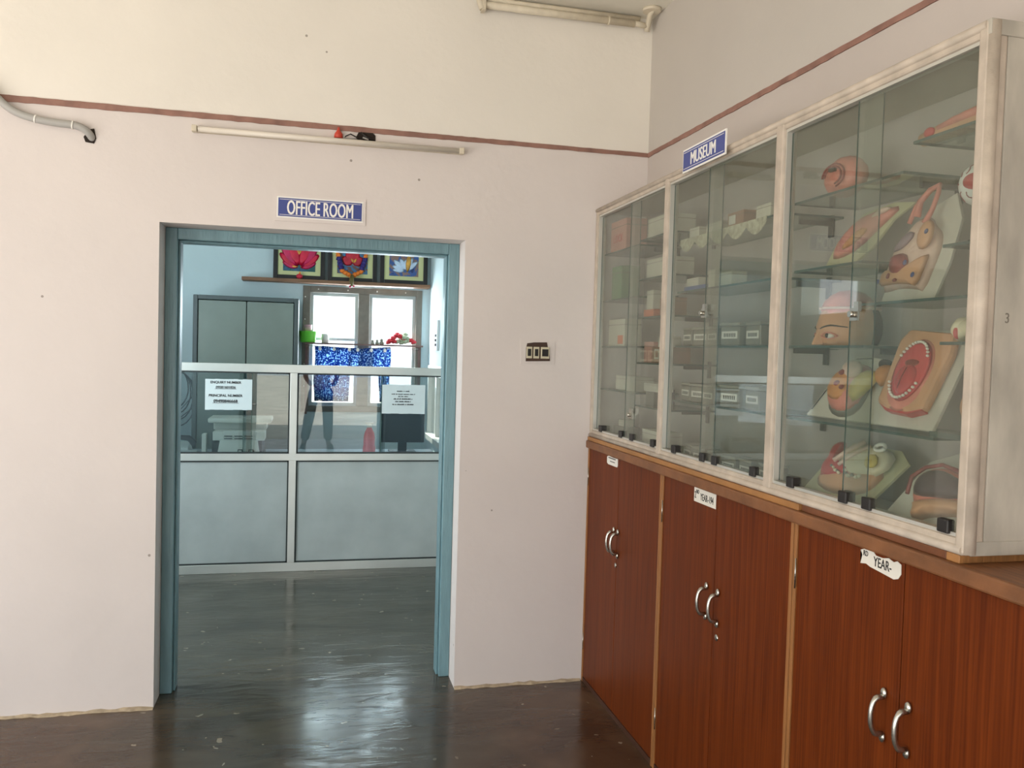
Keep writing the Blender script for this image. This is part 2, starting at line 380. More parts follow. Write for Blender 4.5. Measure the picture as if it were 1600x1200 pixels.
def text(name, body, size, mat_, parent, loc, rot, bold=0.0, xs=1.0, extrude=0.0006, align='CENTER', fit=None):
    cu = bpy.data.curves.new(name, 'FONT'); cu.body = body; cu.size = size; cu.offset = bold*size; cu.extrude = extrude
    cu.align_x = align; cu.align_y = 'CENTER'; cu.resolution_u = 3
    t = bpy.data.objects.new(name+'_tmp', cu); COL.objects.link(t)
    bpy.context.view_layer.update()
    me = bpy.data.meshes.new_from_object(t.evaluated_get(bpy.context.evaluated_depsgraph_get()))
    bpy.data.objects.remove(t); bpy.data.curves.remove(cu)
    if fit:
        bm_ = bmesh.new()
        for k_ in (-1, 0, 1):
            nv = len(bm_.verts); bm_.from_mesh(me); bm_.verts.ensure_lookup_table()
            for v in bm_.verts[nv:]: v.co.x += k_*.030*size; v.co.z += k_*.0001
        bm_.to_mesh(me); bm_.free()
    me.materials.clear(); me.materials.append(mat_)
    if fit:
        x0 = min(v.co.x for v in me.vertices); x1 = max(v.co.x for v in me.vertices); y0 = min(v.co.y for v in me.vertices); y1 = max(v.co.y for v in me.vertices)
        me.transform(Matrix.Diagonal((fit[0]/(x1-x0), fit[1]/(y1-y0), 1, 1)) @ Matrix.Translation((-(x0+x1)/2, -(y0+y1)/2, 0)))
    else: me.transform(Matrix.Diagonal((xs, 1, 1, 1)))
    o = bpy.data.objects.new(name, me); COL.objects.link(o)
    o.parent = parent
    if parent is not None and rot is not None: o.location = Vector(loc) - origin_of(parent)
    else: o.location = loc
    if rot is not None: o.rotation_euler = rot
    return o
FRONT = (PI/2, 0, 0)            # lettering on a wall that faces the hall (-y)
SIDE = (PI/2, 0, -PI/2)         # lettering on a face that looks to -x

D = 3.864; XC = 1.324; XR = 1.581; ZC = 3.236
OX0, OX1, OZ = -0.645, 0.687, 2.118      # door opening
YW = D + 0.26

# ------------------------------------------------------------------ setting
b = MB(); b.box(-4.2, -2.7, -0.12, 1.9, 8.2, 0.0)
struct(b.build('floor', M_floor, loc=(0, 0, 0)))
b = MB(); b.box(-4.2, -2.7, ZC, 1.9, 8.3, ZC+0.2)
struct(b.build('ceiling', M_ceil, loc=(0, 0, 0)))
b = MB()
b.box(-4.2, D, 0, OX0, YW, ZC); b.box(OX1, D, 0, 1.85, YW, ZC); b.box(OX0, D, OZ, OX1, YW, ZC)
struct(b.build('wall_front', M_hall, loc=(0, 0, 0)))
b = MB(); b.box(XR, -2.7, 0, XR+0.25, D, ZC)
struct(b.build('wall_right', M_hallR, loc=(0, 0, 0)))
b = MB()     # the side of the hall that is open to the day
b.box(-4.2, -2.7, 0, -4.0, -0.9, ZC); b.box(-4.2, 2.9, 0, -4.0, D, ZC); b.box(-4.2, -0.9, 2.6, -4.0, 2.9, ZC); b.box(-4.2, -0.9, 0, -4.0, 2.9, 0.1)
struct(b.build('wall_left', M_hall, loc=(0, 0, 0)))
b = MB()
b.box(-4.0, -2.7, 0, -3.6, -2.5, ZC); b.box(-1.2, -2.7, 0, -0.9, -2.5, ZC); b.box(1.15, -2.7, 0, XR, -2.5, ZC)
b.box(-3.6, -2.7, 2.6, -1.2, -2.5, ZC); b.box(-3.6, -2.7, 0, -1.2, -2.5, 0.25); b.box(-0.9, -2.7, 2.3, 1.15, -2.5, ZC)
struct(b.build('wall_rear', M_hall, loc=(0, 0, 0)))
# office room
YB = 7.75; XO = 1.055
b = MB()
WX0, WX1, WZ0, WZ1 = -0.055, 0.955, 1.02, 2.15
b.box(-2.1, YB, 0, WX0, YB+0.24, ZC); b.box(WX1, YB, 0, 1.3, YB+0.24, ZC); b.box(WX0, YB, WZ1, WX1, YB+0.24, ZC); b.box(WX0, YB, 0, WX1, YB+0.24, WZ0)
struct(b.build('wall_back', M_off, loc=(0, 0, 0)))
b = MB()
SY0, SY1, SZ0, SZ1 = 6.28, 7.62, 0.84, 1.47
b.box(XO, YW, 0, XO+0.22, SY0, ZC); b.box(XO, SY1, 0, XO+0.22, YB, ZC); b.box(XO, SY0, SZ1, XO+0.22, SY1, ZC); b.box(XO, SY0, 0, XO+0.22, SY1, SZ0)
struct(b.build('wall_office_right', M_off, loc=(0, 0, 0)))
b = MB()
b.box(-2.2, YW, 0, -2.0, 4.2, ZC); b.box(-2.2, 5.1, 0, -2.0, 6.5, ZC); b.box(-2.2, 7.4, 0, -2.0, YB, ZC)
for q0, q1 in ((4.2, 5.1), (6.5, 7.4)): b.box(-2.2, q0, 2.45, -2.0, q1, ZC); b.box(-2.2, q0, 0, -2.0, q1, 0.9 if q0 < 5 else 2.05)  # the opening nearest the hall is invented, for the added fill lamp
struct(b.build('wall_office_left', M_off, loc=(0, 0, 0)))
b = MB(); b.box(-2.0, YW, 0, OX0, YW+0.01, ZC); b.box(OX1, YW, 0, XO, YW+0.01, ZC); b.box(OX0, YW, OZ, OX1, YW+0.01, ZC)
struct(b.build('wall_office_front', M_off, loc=(0, 0, 0)))

# ground outside
M_ground = mat('dry_ground', rgb(178, 172, 162), 0.95, var=0.25, vscale=1.2)
b = MB(); b.box(-40, -40, -0.4, 40, 40, -0.16)
struct(b.build('ground', M_ground, loc=(0, 0, 0)))

# door frame
fy0, fy1 = D+0.15, D+0.225
b = MB(); fw = 0.052
b.box(OX0, fy0, 0, OX0+fw, fy1, OZ); b.box(OX1-fw, fy0, 0, OX1, fy1, OZ); b.box(OX0+fw, fy0, OZ-fw, OX1-fw, fy1, OZ)
b.box(OX0+fw, fy0+0.03, 0, OX0+fw+0.010, fy1+0.03, OZ-fw); b.box(OX1-fw-0.010, fy0+0.03, 0, OX1-fw, fy1+0.03, OZ-fw)
b.box(OX0+fw, fy0+0.03, OZ-fw-0.010, OX1-fw, fy1+0.03, OZ-fw)
o = struct(b.build('door_1', M_dframe, loc=(0.02, fy0, 0), bevel=0.004))
o['label'] = 'blue-green painted door frame without a leaf, set in the opening to the office'

# brown painted strips
def strip(name, P0, P1, nrm, h0, h1, n=70):
    bm_ = MB(); P0 = Vector(P0); P1 = Vector(P1); nrm = Vector(nrm); prev = None
    for i in range(n+1):
        t = i/n; p = P0.lerp(P1, t); h = (h0+(h1-h0)*t)
        a = p + Vector((0, 0, random.uniform(-.0010, .0010))); c_ = p - Vector((0, 0, h + random.uniform(-.0014, .0014)))
        q = [bm_.bm.verts.new(v) for v in (a, c_, c_+nrm*0.005, a+nrm*0.005)]
        if prev:
            for j in range(4): bm_.bm.faces.new((prev[j], q[j], q[(j+1)%4], prev[(j+1)%4]))
        else: bm_.bm.faces.new(q[::-1])
        prev = q
    bm_.bm.faces.new(prev)
    return struct(bm_.build(name, M_brown, loc=tuple(P0)))
strip('trim_1', (-2.6, D, 2.600), (XR, D, 2.592), (0, -1, 0), 0.030, 0.019, 140)
strip('trim_2', (XR, D-0.005, 2.592), (XR, 0.4, 2.562), (-1, 0, 0), 0.020, 0.020, 90)
# crumbling mortar along the foot of the front wall
M_mortar = mat('crumbled_mortar', rgb(176, 160, 136), 0.9, var=0.25, vscale=30, bump=0.4)
for nm, xa, xb in (('baseboard_left', -2.4, OX0+0.0), ('baseboard_right', OX1, XC-0.01)):
    b = MB(); n = int((xb-xa)/0.03); prev = None
    for i in range(n+1):
        x = xa+(xb-xa)*i/n; w = 0.008+random.random()*0.014; h = 0.006+random.random()*0.008
        q = [b.bm.verts.new(v) for v in ((x, D, 0), (x, D-w, 0), (x, D-w*.6, h*.6), (x, D, h))]
        if prev:
            for j in range(4): b.bm.faces.new((prev[j], q[j], q[(j+1)%4], prev[(j+1)%4]))
        else: b.bm.faces.new(q[::-1])
        prev = q
    b.bm.faces.new(prev)
    struct(b.build(nm, M_mortar, loc=(xa, D, 0)))

# office back window
M_wframe = mat('grey_window_paint', rgb(118, 112, 102), 0.6, var=0.12, vscale=20)
M_wsash = mat('pale_window_sash', rgb(176, 182, 180), 0.5, var=0.05)
w = thing('window_1', 'two-pane window in the office back wall, bright daylight behind', 'window', (0.45, YB, WZ0)); w['kind'] = 'structure'; del w['category']
b = MB(); t = 0.055
b.box(WX0-.03, YB-.015, WZ0, WX0+t-.02, YB+.07, WZ1); b.box(WX1-t+.03, YB-.015, WZ0, WX1+.03, YB+.07, WZ1)
b.box(WX0+t-.02, YB-.015, WZ1-t, WX1-t+.03, YB+.07, WZ1); b.box(WX0+t-.02, YB-.015, WZ0, WX1-t+.03, YB+.07, WZ0+t)
b.box(.405, YB-.01, WZ0+t, .505, YB+.07, WZ1-t)
b.build('window_frame', M_wframe, w, bevel=.003)
for k, (a, c_) in enumerate(((WX0+t-.02, .405), (.505, WX1-t+.03))):
    b = MB(); q = .028
    b.box(a, YB+.02, WZ0+t, a+q, YB+.055, WZ1-t); b.box(c_-q, YB+.02, WZ0+t, c_, YB+.055, WZ1-t)
    b.box(a+q, YB+.02, WZ1-t-q, c_-q, YB+.055, WZ1-t); b.box(a+q, YB+.02, WZ0+t, c_-q, YB+.055, WZ0+t+q)
    if k == 0: b.box(a+q, YB+.03, 1.665, c_-q, YB+.05, 1.69)
    sh = b.build('sash', M_wsash, w)
    b = MB(); b.box(a+q, YB+.034, WZ0+t+q, c_-q, YB+.038, WZ1-t-q)
    b.build('pane', M_wglass, sh)
b = MB()
for k in range(5):
    b.ball((WX0-.01, YB-.018, 1.25+.2*k), .007, 1)
for k in range(4): b.ball((.05+.26*k, YB-.018, WZ1-.027), .007, 1)
b.build('screw_cap', M_signw, w)['kind'] = 'stuff'
# sunshade over the window, outside
b = MB(); b.box(-.4, YB+.24, 2.3, 1.3, YB+.78, 2.38)
struct(b.build('sunshade', M_ceil, loc=(.45, YB+.24, 2.3)))

# side window of the office
w = thing('window_2', 'aluminium sliding window in the right wall of the office', 'window', (XO, 6.95, SZ0)); w['kind'] = 'structure'; del w['category']
b = MB()
b.box(XO-.02, SY0, SZ0, XO+.06, SY0+.05, SZ1); b.box(XO-.02, SY1-.05, SZ0, XO+.06, SY1, SZ1)
b.box(XO-.02, SY0+.05, SZ1-.04, XO+.06, SY1-.05, SZ1); b.box(XO-.05, SY0, SZ0-.03, XO+.06, SY1, SZ0+.02)
b.box(XO-.01, 6.62, SZ0+.02, XO+.04, 6.69, SZ1-.04); b.box(XO-.01, 7.12, SZ0+.02, XO+.04, 7.2, SZ1-.04); b.box(XO, 6.69, 1.37, XO+.03, 7.12, 1.395)
f = b.build('window_frame', M_alu, w, bevel=.003)
b = MB(); b.box(XO+.015, SY0+.05, SZ0+.02, XO+.02, SY1-.05, SZ1-.04); b.build('pane', M_wglass, w)

# ------------------------------------------------------------------ aluminium partition in the office
YP = 6.12
PX0, PX1 = -1.98, XO-.005
p = thing('office_partition', 'aluminium framed glass and grey board counter partition across the office', 'partition', (-.1, YP, 0))
b = MB(); a = .022
b.box(PX0, YP-a, 1.415, PX1, YP+a, 1.472); b.box(PX0, YP-a, .793, PX1, YP+a, .842); b.box(PX0, YP-a, 0, PX1, YP+a, .062)
for x in (PX0, -.143, 1.0): b.box(x, YP-a+.001, .062, x+.05, YP+a-.001, 1.415)
b.build('frame', M_alu, p, bevel=.002)
for x0, x1 in ((PX0+.05, -.143), (-.093, 1.0)):
    b = MB(); b.box(x0, YP-.006, .062, x1, YP+.006, .793); b.build('lower_board', M_board, p)
    b = MB(); g = .010
    for z0, z1 in ((.062, .793), (.842, 1.415)):
        b.box(x0, YP-.014, z0, x0+g, YP+.010, z1); b.box(x1-g, YP-.014, z0, x1, YP+.010, z1)
        b.box(x0, YP-.014, z0, x1, YP+.010, z0+g); b.box(x0, YP-.014, z1-g, x1, YP+.010, z1)
    b.build('gasket', M_gasket, p)
for x0, x1, yy in ((PX0+.06, -.40, -.006), (-.46, -.153, .006), (-.083, .53, -.006), (.49, .99, .006)):
    b = MB(); b.box(x0, YP+yy-.0025, .852, x1, YP+yy+.0025, 1.405)
    b.build('glass_pane', M_pglass, p)
b = MB(); b.box(.497, YP-.0105, .852, .503, YP-.009, 1.405); b.box(-.402, YP-.0105, .852, -.398, YP-.009, 1.405); b.build('glass_edge', M_gedge, p)

# notices taped on the glass
def notice(x0, x1, z0, z1, label, lines, curl=0.0):
    yy = YP-.0125
    t_ = thing('notice', label, 'notice', ((x0+x1)/2, yy, z0), 'paper notices taped on the partition glass')
    b = MB(); n = 10
    for i in range(n):
        xa = x0+(x1-x0)*i/n; xb = x0+(x1-x0)*(i+1)/n
        b.box(xa, yy-.0012-curl*abs(math.sin(i*1.7))*.002, z0+random.uniform(-.001, .001), xb, yy, z1+random.uniform(-.0015, .0015))
    b.build('paper', M_papercool, t_)
    for (s_, zf, sz, bold, ul) in lines:
        z = z0+(z1-z0)*zf
        tx = text('lettering', s_, sz, M_ink, t_, ((x0+x1)/2-.02, yy-.0025-curl*.003, z), FRONT, bold, 1.0)
        if ul:
            wd = len(s_)*sz*.27
            b = MB(); b.box((x0+x1)/2-.02-wd, yy-.003-curl*.003, z-sz*.5, (x0+x1)/2-.02+wd, yy-.002, z-sz*.42); b.build('underline', M_ink, t_)
    return t_
notice(-.711, -.400, 1.148, 1.362, 'white sheet with enquiry and principal telephone numbers, taped on the left glass',
       [('ENQUIRY NUMBER', .89, .024, .02, False), ('09581601826', .73, .024, .02, True), ('PRINCIPAL NUMBER', .46, .025, .02, False), ('09490846668', .28, .029, .03, True)])
notice(.503, .815, 1.134, 1.345, 'crumpled grey sheet of small print, taped on the right glass',
       [], 1.0)
nt_ = bpy.data.objects['notice.001']; rr = random.Random(11)
for zf, wd, hh in ((.76, .090, .008), (.66, .165, .007), (.58, .070, .007), (.49, .135, .009), (.40, .110, .009), (.30, .150, .009)):   # rows of print too small to read
    b = MB(); z = 1.134+.211*zf; x = .653-wd/2; yy = YP-.0165
    while x < .653+wd/2:
        w1 = rr.uniform(.003, .006); h1 = hh*rr.uniform(.7, 1); b.box(x, yy-.0008, z, x+w1, yy, z+h1); x += w1+(.0015 if rr.random() > .2 else .007)
    b.build('print_row', M_ink, nt_)


# ------------------------------------------------------------------ office furniture
M_alm = mat('almirah_grey_enamel', rgb(118, 128, 120), 0.38, 0.15, var=0.10, vscale=3.0)
M_almd = mat('almirah_dark_edge', rgb(74, 84, 84), 0.4)
al = thing('steel_cupboard', 'tall grey-green steel cupboard with two doors against the office back wall', 'cupboard', (-.525, 7.2, 0))
b = MB(); b.box(-.94, 7.2, .05, -.905, 7.7, 2.0); b.box(-.147, 7.2, .05, -.112, 7.7, 2.0); b.box(-.905, 7.2, 1.965, -.147, 7.7, 2.0); b.box(-.905, 7.2, .05, -.147, 7.7, .1); b.box(-.905, 7.66, .1, -.147, 7.7, 1.965)
for x in (-.92, -.17):
    for y in (7.22, 7.64): b.box(x, y, 0, x+.04, y+.04, .05)
b.build('body', M_almd, al, bevel=.004)
for x0, x1 in ((-.900, -.529), (-.523, -.152)):
    b = MB(); b.box(x0, 7.205, .105, x1, 7.225, 1.96); dd = b.build('door', M_alm, al, bevel=.004)
    if x0 > -.6:
        b = MB(); b.box(-.50, 7.19, 1.05, -.47, 7.205, 1.2); b.tube(((-.485, 7.19, 1.12), (-.485, 7.16, 1.12), (-.43, 7.155, 1.12)), .008, 8); b.build('handle', M_steel, dd)

dk = thing('office_desk', 'white topped office desk behind the glass partition', 'desk', (-.2, 6.55, 0))
M_desk = mat('desk_laminate', rgb(176, 190, 198), 0.35, var=0.04)
b = MB(); b.box(-1.9, 6.18, .745, .98, 6.95, .775); b.build('desk_top', M_desk, dk, bevel=.003)
for x in (-1.88, -.45, .93):
    b = MB(); b.box(x, 6.22, 0, x+.03, 6.9, .745); b.build('leg_panel', M_desk, dk)

# printer on the desk
ZD = .775
M_prn = mat('printer_beige', rgb(226, 226, 214), 0.45, var=0.03); M_prnd = mat('printer_dark', rgb(44, 50, 54), 0.4)
pr = thing('printer', 'beige and black printer on the desk behind the left notice', 'printer', (-.5, 6.5, ZD), None)
b = MB(); b.box(-.70, 6.33, ZD, -.33, 6.7, ZD+.03); b.box(-.69, 6.36, ZD+.03, -.34, 6.7, ZD+.19); b.build('base', M_prnd, pr, bevel=.008)
b = MB(); b.hexa([(-.645, 6.29, ZD+.035), (-.355, 6.29, ZD+.035), (-.355, 6.35, ZD+.035), (-.645, 6.35, ZD+.035), (-.63, 6.31, ZD+.14), (-.37, 6.31, ZD+.14), (-.37, 6.36, ZD+.14), (-.63, 6.36, ZD+.14)])
b.build('paper_tray', M_prn, pr, bevel=.006)
b = MB(); b.box(-.68, 6.31, ZD+.135, -.32, 6.5, ZD+.20); b.box(-.61, 6.305, ZD+.16, -.38, 6.32, ZD+.207); b.build('front_cover', M_prn, pr, bevel=.006)
b = MB()
for x in (-.60, -.53, -.46):
    for z in (.148, .166): b.box(x, 6.300, ZD+z, x+.055, 6.306, ZD+z+.006)
b.build('vent_slot', M_prnd, pr)
b = MB(); b.box(-.73, 6.45, ZD+.25, -.28, 6.75, ZD+.285); b.box(-.70, 6.55, ZD+.19, -.32, 6.74, ZD+.25); b.build('lid', M_prn, pr, bevel=.01)
for x in (-.505, -.43):
    b = MB(); b.box(x, 6.284, ZD+.052, x+.035, 6.29, ZD+.075); b.box(x+.007, 6.280, ZD+.058, x+.028, 6.284, ZD+.069, 1); b.build('button', [M_prnd, M_prn], pr)
b = MB(); b.box(-.755, 6.33, ZD, -.725, 6.42, ZD+.18); tag(b.build('paper_tray_upright', M_prn, loc=(-.74, 6.38, ZD), bevel=.003), 'narrow beige upright panel standing on the desk left of the printer', 'panel')

b = MB(); b.hexa([(-1.25, 6.25, ZD+.001), (-.83, 6.25, ZD+.001), (-.80, 6.5, ZD+.001), (-1.25, 6.5, ZD+.001), (-1.25, 6.25, ZD+.03), (-.83, 6.25, ZD+.03), (-.80, 6.5, ZD+.045), (-1.25, 6.5, ZD+.045)])
tag(b.build('paper_stack', M_papercool, bevel=.003), 'thick stack of white papers on the desk left of the printer', 'papers')
M_cable = mat('black_cable', rgb(28, 36, 46), 0.5)
b = MB(); b.tube([(-1.1, 6.23, ZD+.01), (-1.0, 6.22, ZD+.03), (-.93, 6.22, ZD+.065), (-.88, 6.215, ZD+.06), (-.84, 6.215, ZD+.03), (-.80, 6.22, ZD+.012), (-.72, 6.225, ZD+.01)], .006, 8)
tag(b.build('desk_cable', M_cable), 'black cable arching over the desk edge in front of the paper stack', 'cable')
ph = thing('telephone', 'dark desk telephone at the left end of the desk behind papers', 'telephone', (-1.0, 6.62, ZD))
b = MB(); b.hexa([(-1.15, 6.55, ZD), (-.86, 6.55, ZD), (-.86, 6.72, ZD), (-1.15, 6.72, ZD), (-1.13, 6.57, ZD+.05), (-.88, 6.57, ZD+.05), (-.88, 6.71, ZD+.09), (-1.13, 6.71, ZD+.09)]); b.build('base', M_papercool, ph, bevel=.006)
b = MB(); b.tube([(-1.17, 6.62, ZD+.085), (-1.12, 6.62, ZD+.12), (-1.0, 6.62, ZD+.13), (-.88, 6.62, ZD+.12), (-.84, 6.62, ZD+.075)], [.02, .022, .014, .022, .024], 10); b.build('handset', M_cable, ph)
# loops of cable hanging beside the cupboard
cb = MB()
for k in range(4):
    pts = [(-1.13+.012*k+.11*math.cos(t_)*(1+.1*k), 7.6-.02*k, 1.22-.03*k+(.17+.02*k)*math.sin(t_)) for t_ in [i*2*PI/24 for i in range(25)]]
    cb.tube(pts, .006, 6)
cb.tube([(-1.35, 7.6, 1.45), (-1.15, 7.58, 1.36), (-1.0, 7.56, 1.40)], .005, 6); cb.tube([(-1.35, 7.6, 1.02), (-1.1, 7.58, .95), (-.97, 7.5, 1.06)], .005, 6)
cb.tube([(-1.35, 7.6, 1.08), (-1.1, 7.58, 1.01), (-.97, 7.5, 1.16)], .005, 6)
tag(cb.build('cable_coil', M_cable), 'coil of black cable hanging on the wall left of the steel cupboard', 'cable')

# monitor, bottle, papers on right part of desk
mo = thing('monitor', 'black computer monitor seen from behind under the right notice', 'monitor', (.72, 6.75, ZD))
M_mon = mat('monitor_back', rgb(26, 32, 48), 0.35, var=0.5, vscale=60)
b = MB(); b.box(.55, 6.72, ZD+.08, .90, 6.75, ZD+.36); b.build('screen_back', M_mon, mo, bevel=.006)
b = MB(); b.box(.69, 6.74, ZD+.01, .76, 6.76, ZD+.12); b.box(.62, 6.68, ZD, .83, 6.84, ZD+.012); b.build('stand', M_mon, mo)
M_bot = mat('pink_red_plastic', rgb(224, 70, 92), 0.3)
bo = thing('water_bottle', 'pink-red water bottle standing on the desk in the middle of the right pane', 'bottle', (.44, 6.45, ZD))
b = MB(); b.lathe([(.045, 0), (.048, .01), (.048, .07), (.043, .09), (.043, .15), (.036, .185), (.022, .215), (.018, .225)], (.44, 6.45, ZD), 20); b.build('body', M_bot, bo)
b = MB(); b.lathe([(.02, .225), (.02, .245), (.012, .25)], (.44, 6.45, ZD), 16); b.tube([(.41, 6.45, ZD+.258), (.47, 6.45, ZD+.258)], .006, 8); b.tube([(.44, 6.45, ZD+.245), (.44, 6.45, ZD+.26)], .005, 8); b.build('cap', M_signw, bo)
for k, (x, y, z, wd, an, lb) in enumerate(((.62, 6.42, 0, .16, .2, 'open white register lying on the desk right of the pink bottle'), (.25, 6.42, 0, .2, -.3, 'loose white papers on the desk left of the pink bottle'), (-.02, 6.4, 0, .12, .1, 'small white papers on the desk beside the partition upright'))):
    b = MB(); F = Matrix.Translation((x, y, ZD+.001)) @ Matrix.Rotation(an, 4, 'Z'); hw = wd/2
    b.prism([(-hw, -.09), (hw, -.09), (hw, .1), (-hw, .1)], 0, .012 if k == 0 else .004, F)
    if k == 0: b.prism([(-.004, -.09), (.004, -.09), (.004, .1), (-.004, .1)], .012, .016, F)
    tag(b.build(('register_book', 'loose_papers', 'loose_papers')[k], M_papercool), lb, ('book', 'papers', 'papers')[k])

# shelf planks and what stands on them
M_plank = mat('brown_plank', rgb(128, 92, 66), 0.6, var=0.25, vscale=10, stretch=(.6, 6, 6))
b = MB(); b.box(-.6, YB-.16, 2.165, 1.035, YB, 2.195)
tag(b.build('picture_plank', M_plank, bevel=.002), 'long brown wooden plank carrying the framed pictures above the window', 'shelf')
M_mat_ = mat('picture_mount', rgb(206, 206, 150), 0.6); M_pf = mat('black_picture_frame', rgb(34, 26, 24), 0.3)
M_pics = []
def painting_mat(name, cols, sc_, seed):
    m = bpy.data.materials.new(name); m.use_nodes = True; nt = m.node_tree; N = nt.nodes; L = nt.links; bb = N['Principled BSDF']; bb.inputs['Roughness'].default_value = .35
    tc = N.new('ShaderNodeTexCoord'); n = N.new('ShaderNodeTexNoise'); n.inputs['Scale'].default_value = sc_; n.inputs['Distortion'].default_value = 2.5; n.noise_dimensions = '4D'; n.inputs['W'].default_value = seed
    L.new(tc.outputs['Object'], n.inputs['Vector']); cr = N.new('ShaderNodeValToRGB'); cr.color_ramp.interpolation = 'CONSTANT'
    while len(cr.color_ramp.elements) < len(cols): cr.color_ramp.elements.new(.5)
    for i, c_ in enumerate(cols): cr.color_ramp.elements[i].position = (0 if i == 0 else .36+.3*(i-1)/max(1, len(cols)-2)); cr.color_ramp.elements[i].color = c_
    L.new(n.outputs['Fac'], cr.inputs[0]); L.new(cr.outputs[0], bb.inputs['Base Color']); return m
PM = [painting_mat('painting_pond', [rgb(30, 60, 90), rgb(50, 90, 120), rgb(20, 80, 80), rgb(80, 60, 110)], 7, 1),
      painting_mat('painting_dusk', [rgb(50, 40, 50), rgb(110, 70, 60), rgb(60, 110, 150), rgb(160, 120, 90)], 8, 4),
      painting_mat('painting_lake', [rgb(30, 50, 100), rgb(60, 90, 150), rgb(140, 110, 100), rgb(30, 110, 160)], 8, 9)]
M_mag = mat('petal_magenta', rgb(196, 26, 84), 0.4, var=.25, vscale=14); M_petw = mat('petal_white', rgb(190, 206, 226), 0.4, var=.2, vscale=20)
M_gold = mat('gold_paint', rgb(206, 150, 60), 0.4, var=.3, vscale=30); M_pred = mat('petal_red', rgb(184, 30, 50), 0.4, var=.3, vscale=25)
PW = [(-.343, .100, 'framed picture with big magenta petals, leftmost on the plank'), (.125, .560, 'framed picture of red and gold forms behind an orange garland, middle on the plank'), (.588, 1.020, 'framed picture with pale blue petals, rightmost on the plank')]
def petal(bm_, cx, cz, ang, ln, wd, mi, y):
    F = Matrix.Translation((cx, y, cz)) @ Matrix.Rotation(PI/2, 4, 'X') @ Matrix.Rotation(ang, 4, 'Z')
    bm_.relief([(0, 0), (wd*.5, ln*.35), (wd*.38, ln*.75), (0, ln), (-wd*.38, ln*.75), (-wd*.5, ln*.35)], .003, 0, F, rings=2, mi=mi)
for k, (x0, x1, lb) in enumerate(PW):
    z0, z1 = 2.196, 2.70; xm = (x0+x1)/2; y1 = YB-.05
    t_ = thing('framed_picture', lb, 'picture', (xm, y1, z0), 'framed pictures standing on the plank')
    b = MB(); q = .038
    b.box(x0, y1-.025, z0, x0+q, y1, z1); b.box(x1-q, y1-.025, z0, x1, y1, z1); b.box(x0+q, y1-.025, z0, x1-q, y1, z0+q); b.box(x0+q, y1-.025, z1-q, x1-q, y1, z1); b.box(x0+q, y1-.006, z0+q, x1-q, y1, z1-q)
    b.build('frame', M_pf, t_, bevel=.004)
    b = MB(); b.box(x0+q, y1-.009, z0+q, x1-q, y1-.006, z1-q); b.build('mount', M_mat_, t_)
    b = MB(); e = .045; b.box(x0+q+e, y1-.011, z0+q+e*.8, x1-q-e, y1-.009, z1-q-e); pic = b.build('print', PM[k], t_)
    b = MB(); yy = y1-.012; zc = z0+.15
    if k == 0:
        for q_, (an, ln, wd) in enumerate(((1.25, .16, .07), (-1.25, .16, .07), (.95, .22, .09), (-.95, .22, .09), (.66, .27, .10), (-.66, .27, .10), (.36, .27, .09), (-.36, .27, .09))): petal(b, xm, zc-.045, an, ln, wd, (0, 2)[q_ // 2 % 2], yy-.0008*q_)
        for an in (1.5, -1.5): petal(b, xm, zc-.035, an, .09, .035, 1, yy)
        b.relief([(xm-.03, -.02), (xm+.02, -.03), (xm+.04, .03), (xm, .06), (xm-.03, .03)], .004, 0, Matrix.Translation((0, yy-.003, zc+.09)) @ Matrix.Rotation(PI/2, 4, 'X'), mi=1)
        b.build('painted_petals', [M_mag, M_gold, mat('petal_crimson', rgb(206, 20, 60), .4, var=.25, vscale=14)], pic)
    elif k == 1:
        for an, ln, wd in ((.9, .12, .09), (-.9, .12, .09), (.3, .15, .09), (-.3, .15, .09), (0, .19, .08)): petal(b, xm, zc, an, ln, wd, 0, yy)
        for an in (.5, -.5): petal(b, xm+.01, zc+.02, an, .05, .02, 1, yy-.004)
        b.build('painted_petals', [M_pred, M_gold], pic)
    else:
        for an, ln, wd in ((1.2, .13, .05), (.8, .15, .06), (.35, .13, .06), (-.1, .12, .06), (-.5, .15, .06), (-.9, .16, .05), (1.5, .12, .04)): petal(b, xm+.01, zc-.03, an, ln, wd, 0, yy)
        petal(b, xm+.03, zc-.05, -.1, .2, .05, 1, yy-.003)
        b.build('painted_petals', [M_petw, M_gold], pic)
# garland over middle picture, flower on the left one
M_gar = mat('marigold_orange', rgb(246, 128, 40), 0.6, var=.2, vscale=60); M_garb = mat('garland_violet', rgb(46, 34, 110), 0.6, var=.25, vscale=60)
g = thing('garland', 'orange and violet cloth garland hanging over the middle picture', 'garland', (.335, YB-.09, 2.16), None)
def bead(mats_, pts, nm, m):
    b = MB()
    for (x, z, r) in pts: b.ball((x, YB-.085, z), (r, r*.55, r), 1, fn=lambda p: p*(1+random.uniform(-.12, .12)))
    b.build(nm, m, g)
def seg_pts(a, c_, n, r): return [(a[0]+(c_[0]-a[0])*i/(n-1), a[1]+(c_[1]-a[1])*i/(n-1), r) for i in range(n)]
for a_, c__ in (((.175, 2.56), (.215, 2.43)), ((.485, 2.56), (.455, 2.43))): bead(0, seg_pts(a_, c__, 5, .024), 'orange_flowers', M_gar)
bead(0, seg_pts((.25, 2.29), (.335, 2.245), 4, .024)+seg_pts((.42, 2.29), (.335, 2.245), 4, .024), 'orange_flowers', M_gar)
for a_, c__ in (((.22, 2.40), (.245, 2.32)), ((.45, 2.40), (.425, 2.32))): bead(0, seg_pts(a_, c__, 4, .026), 'violet_flowers', M_garb)
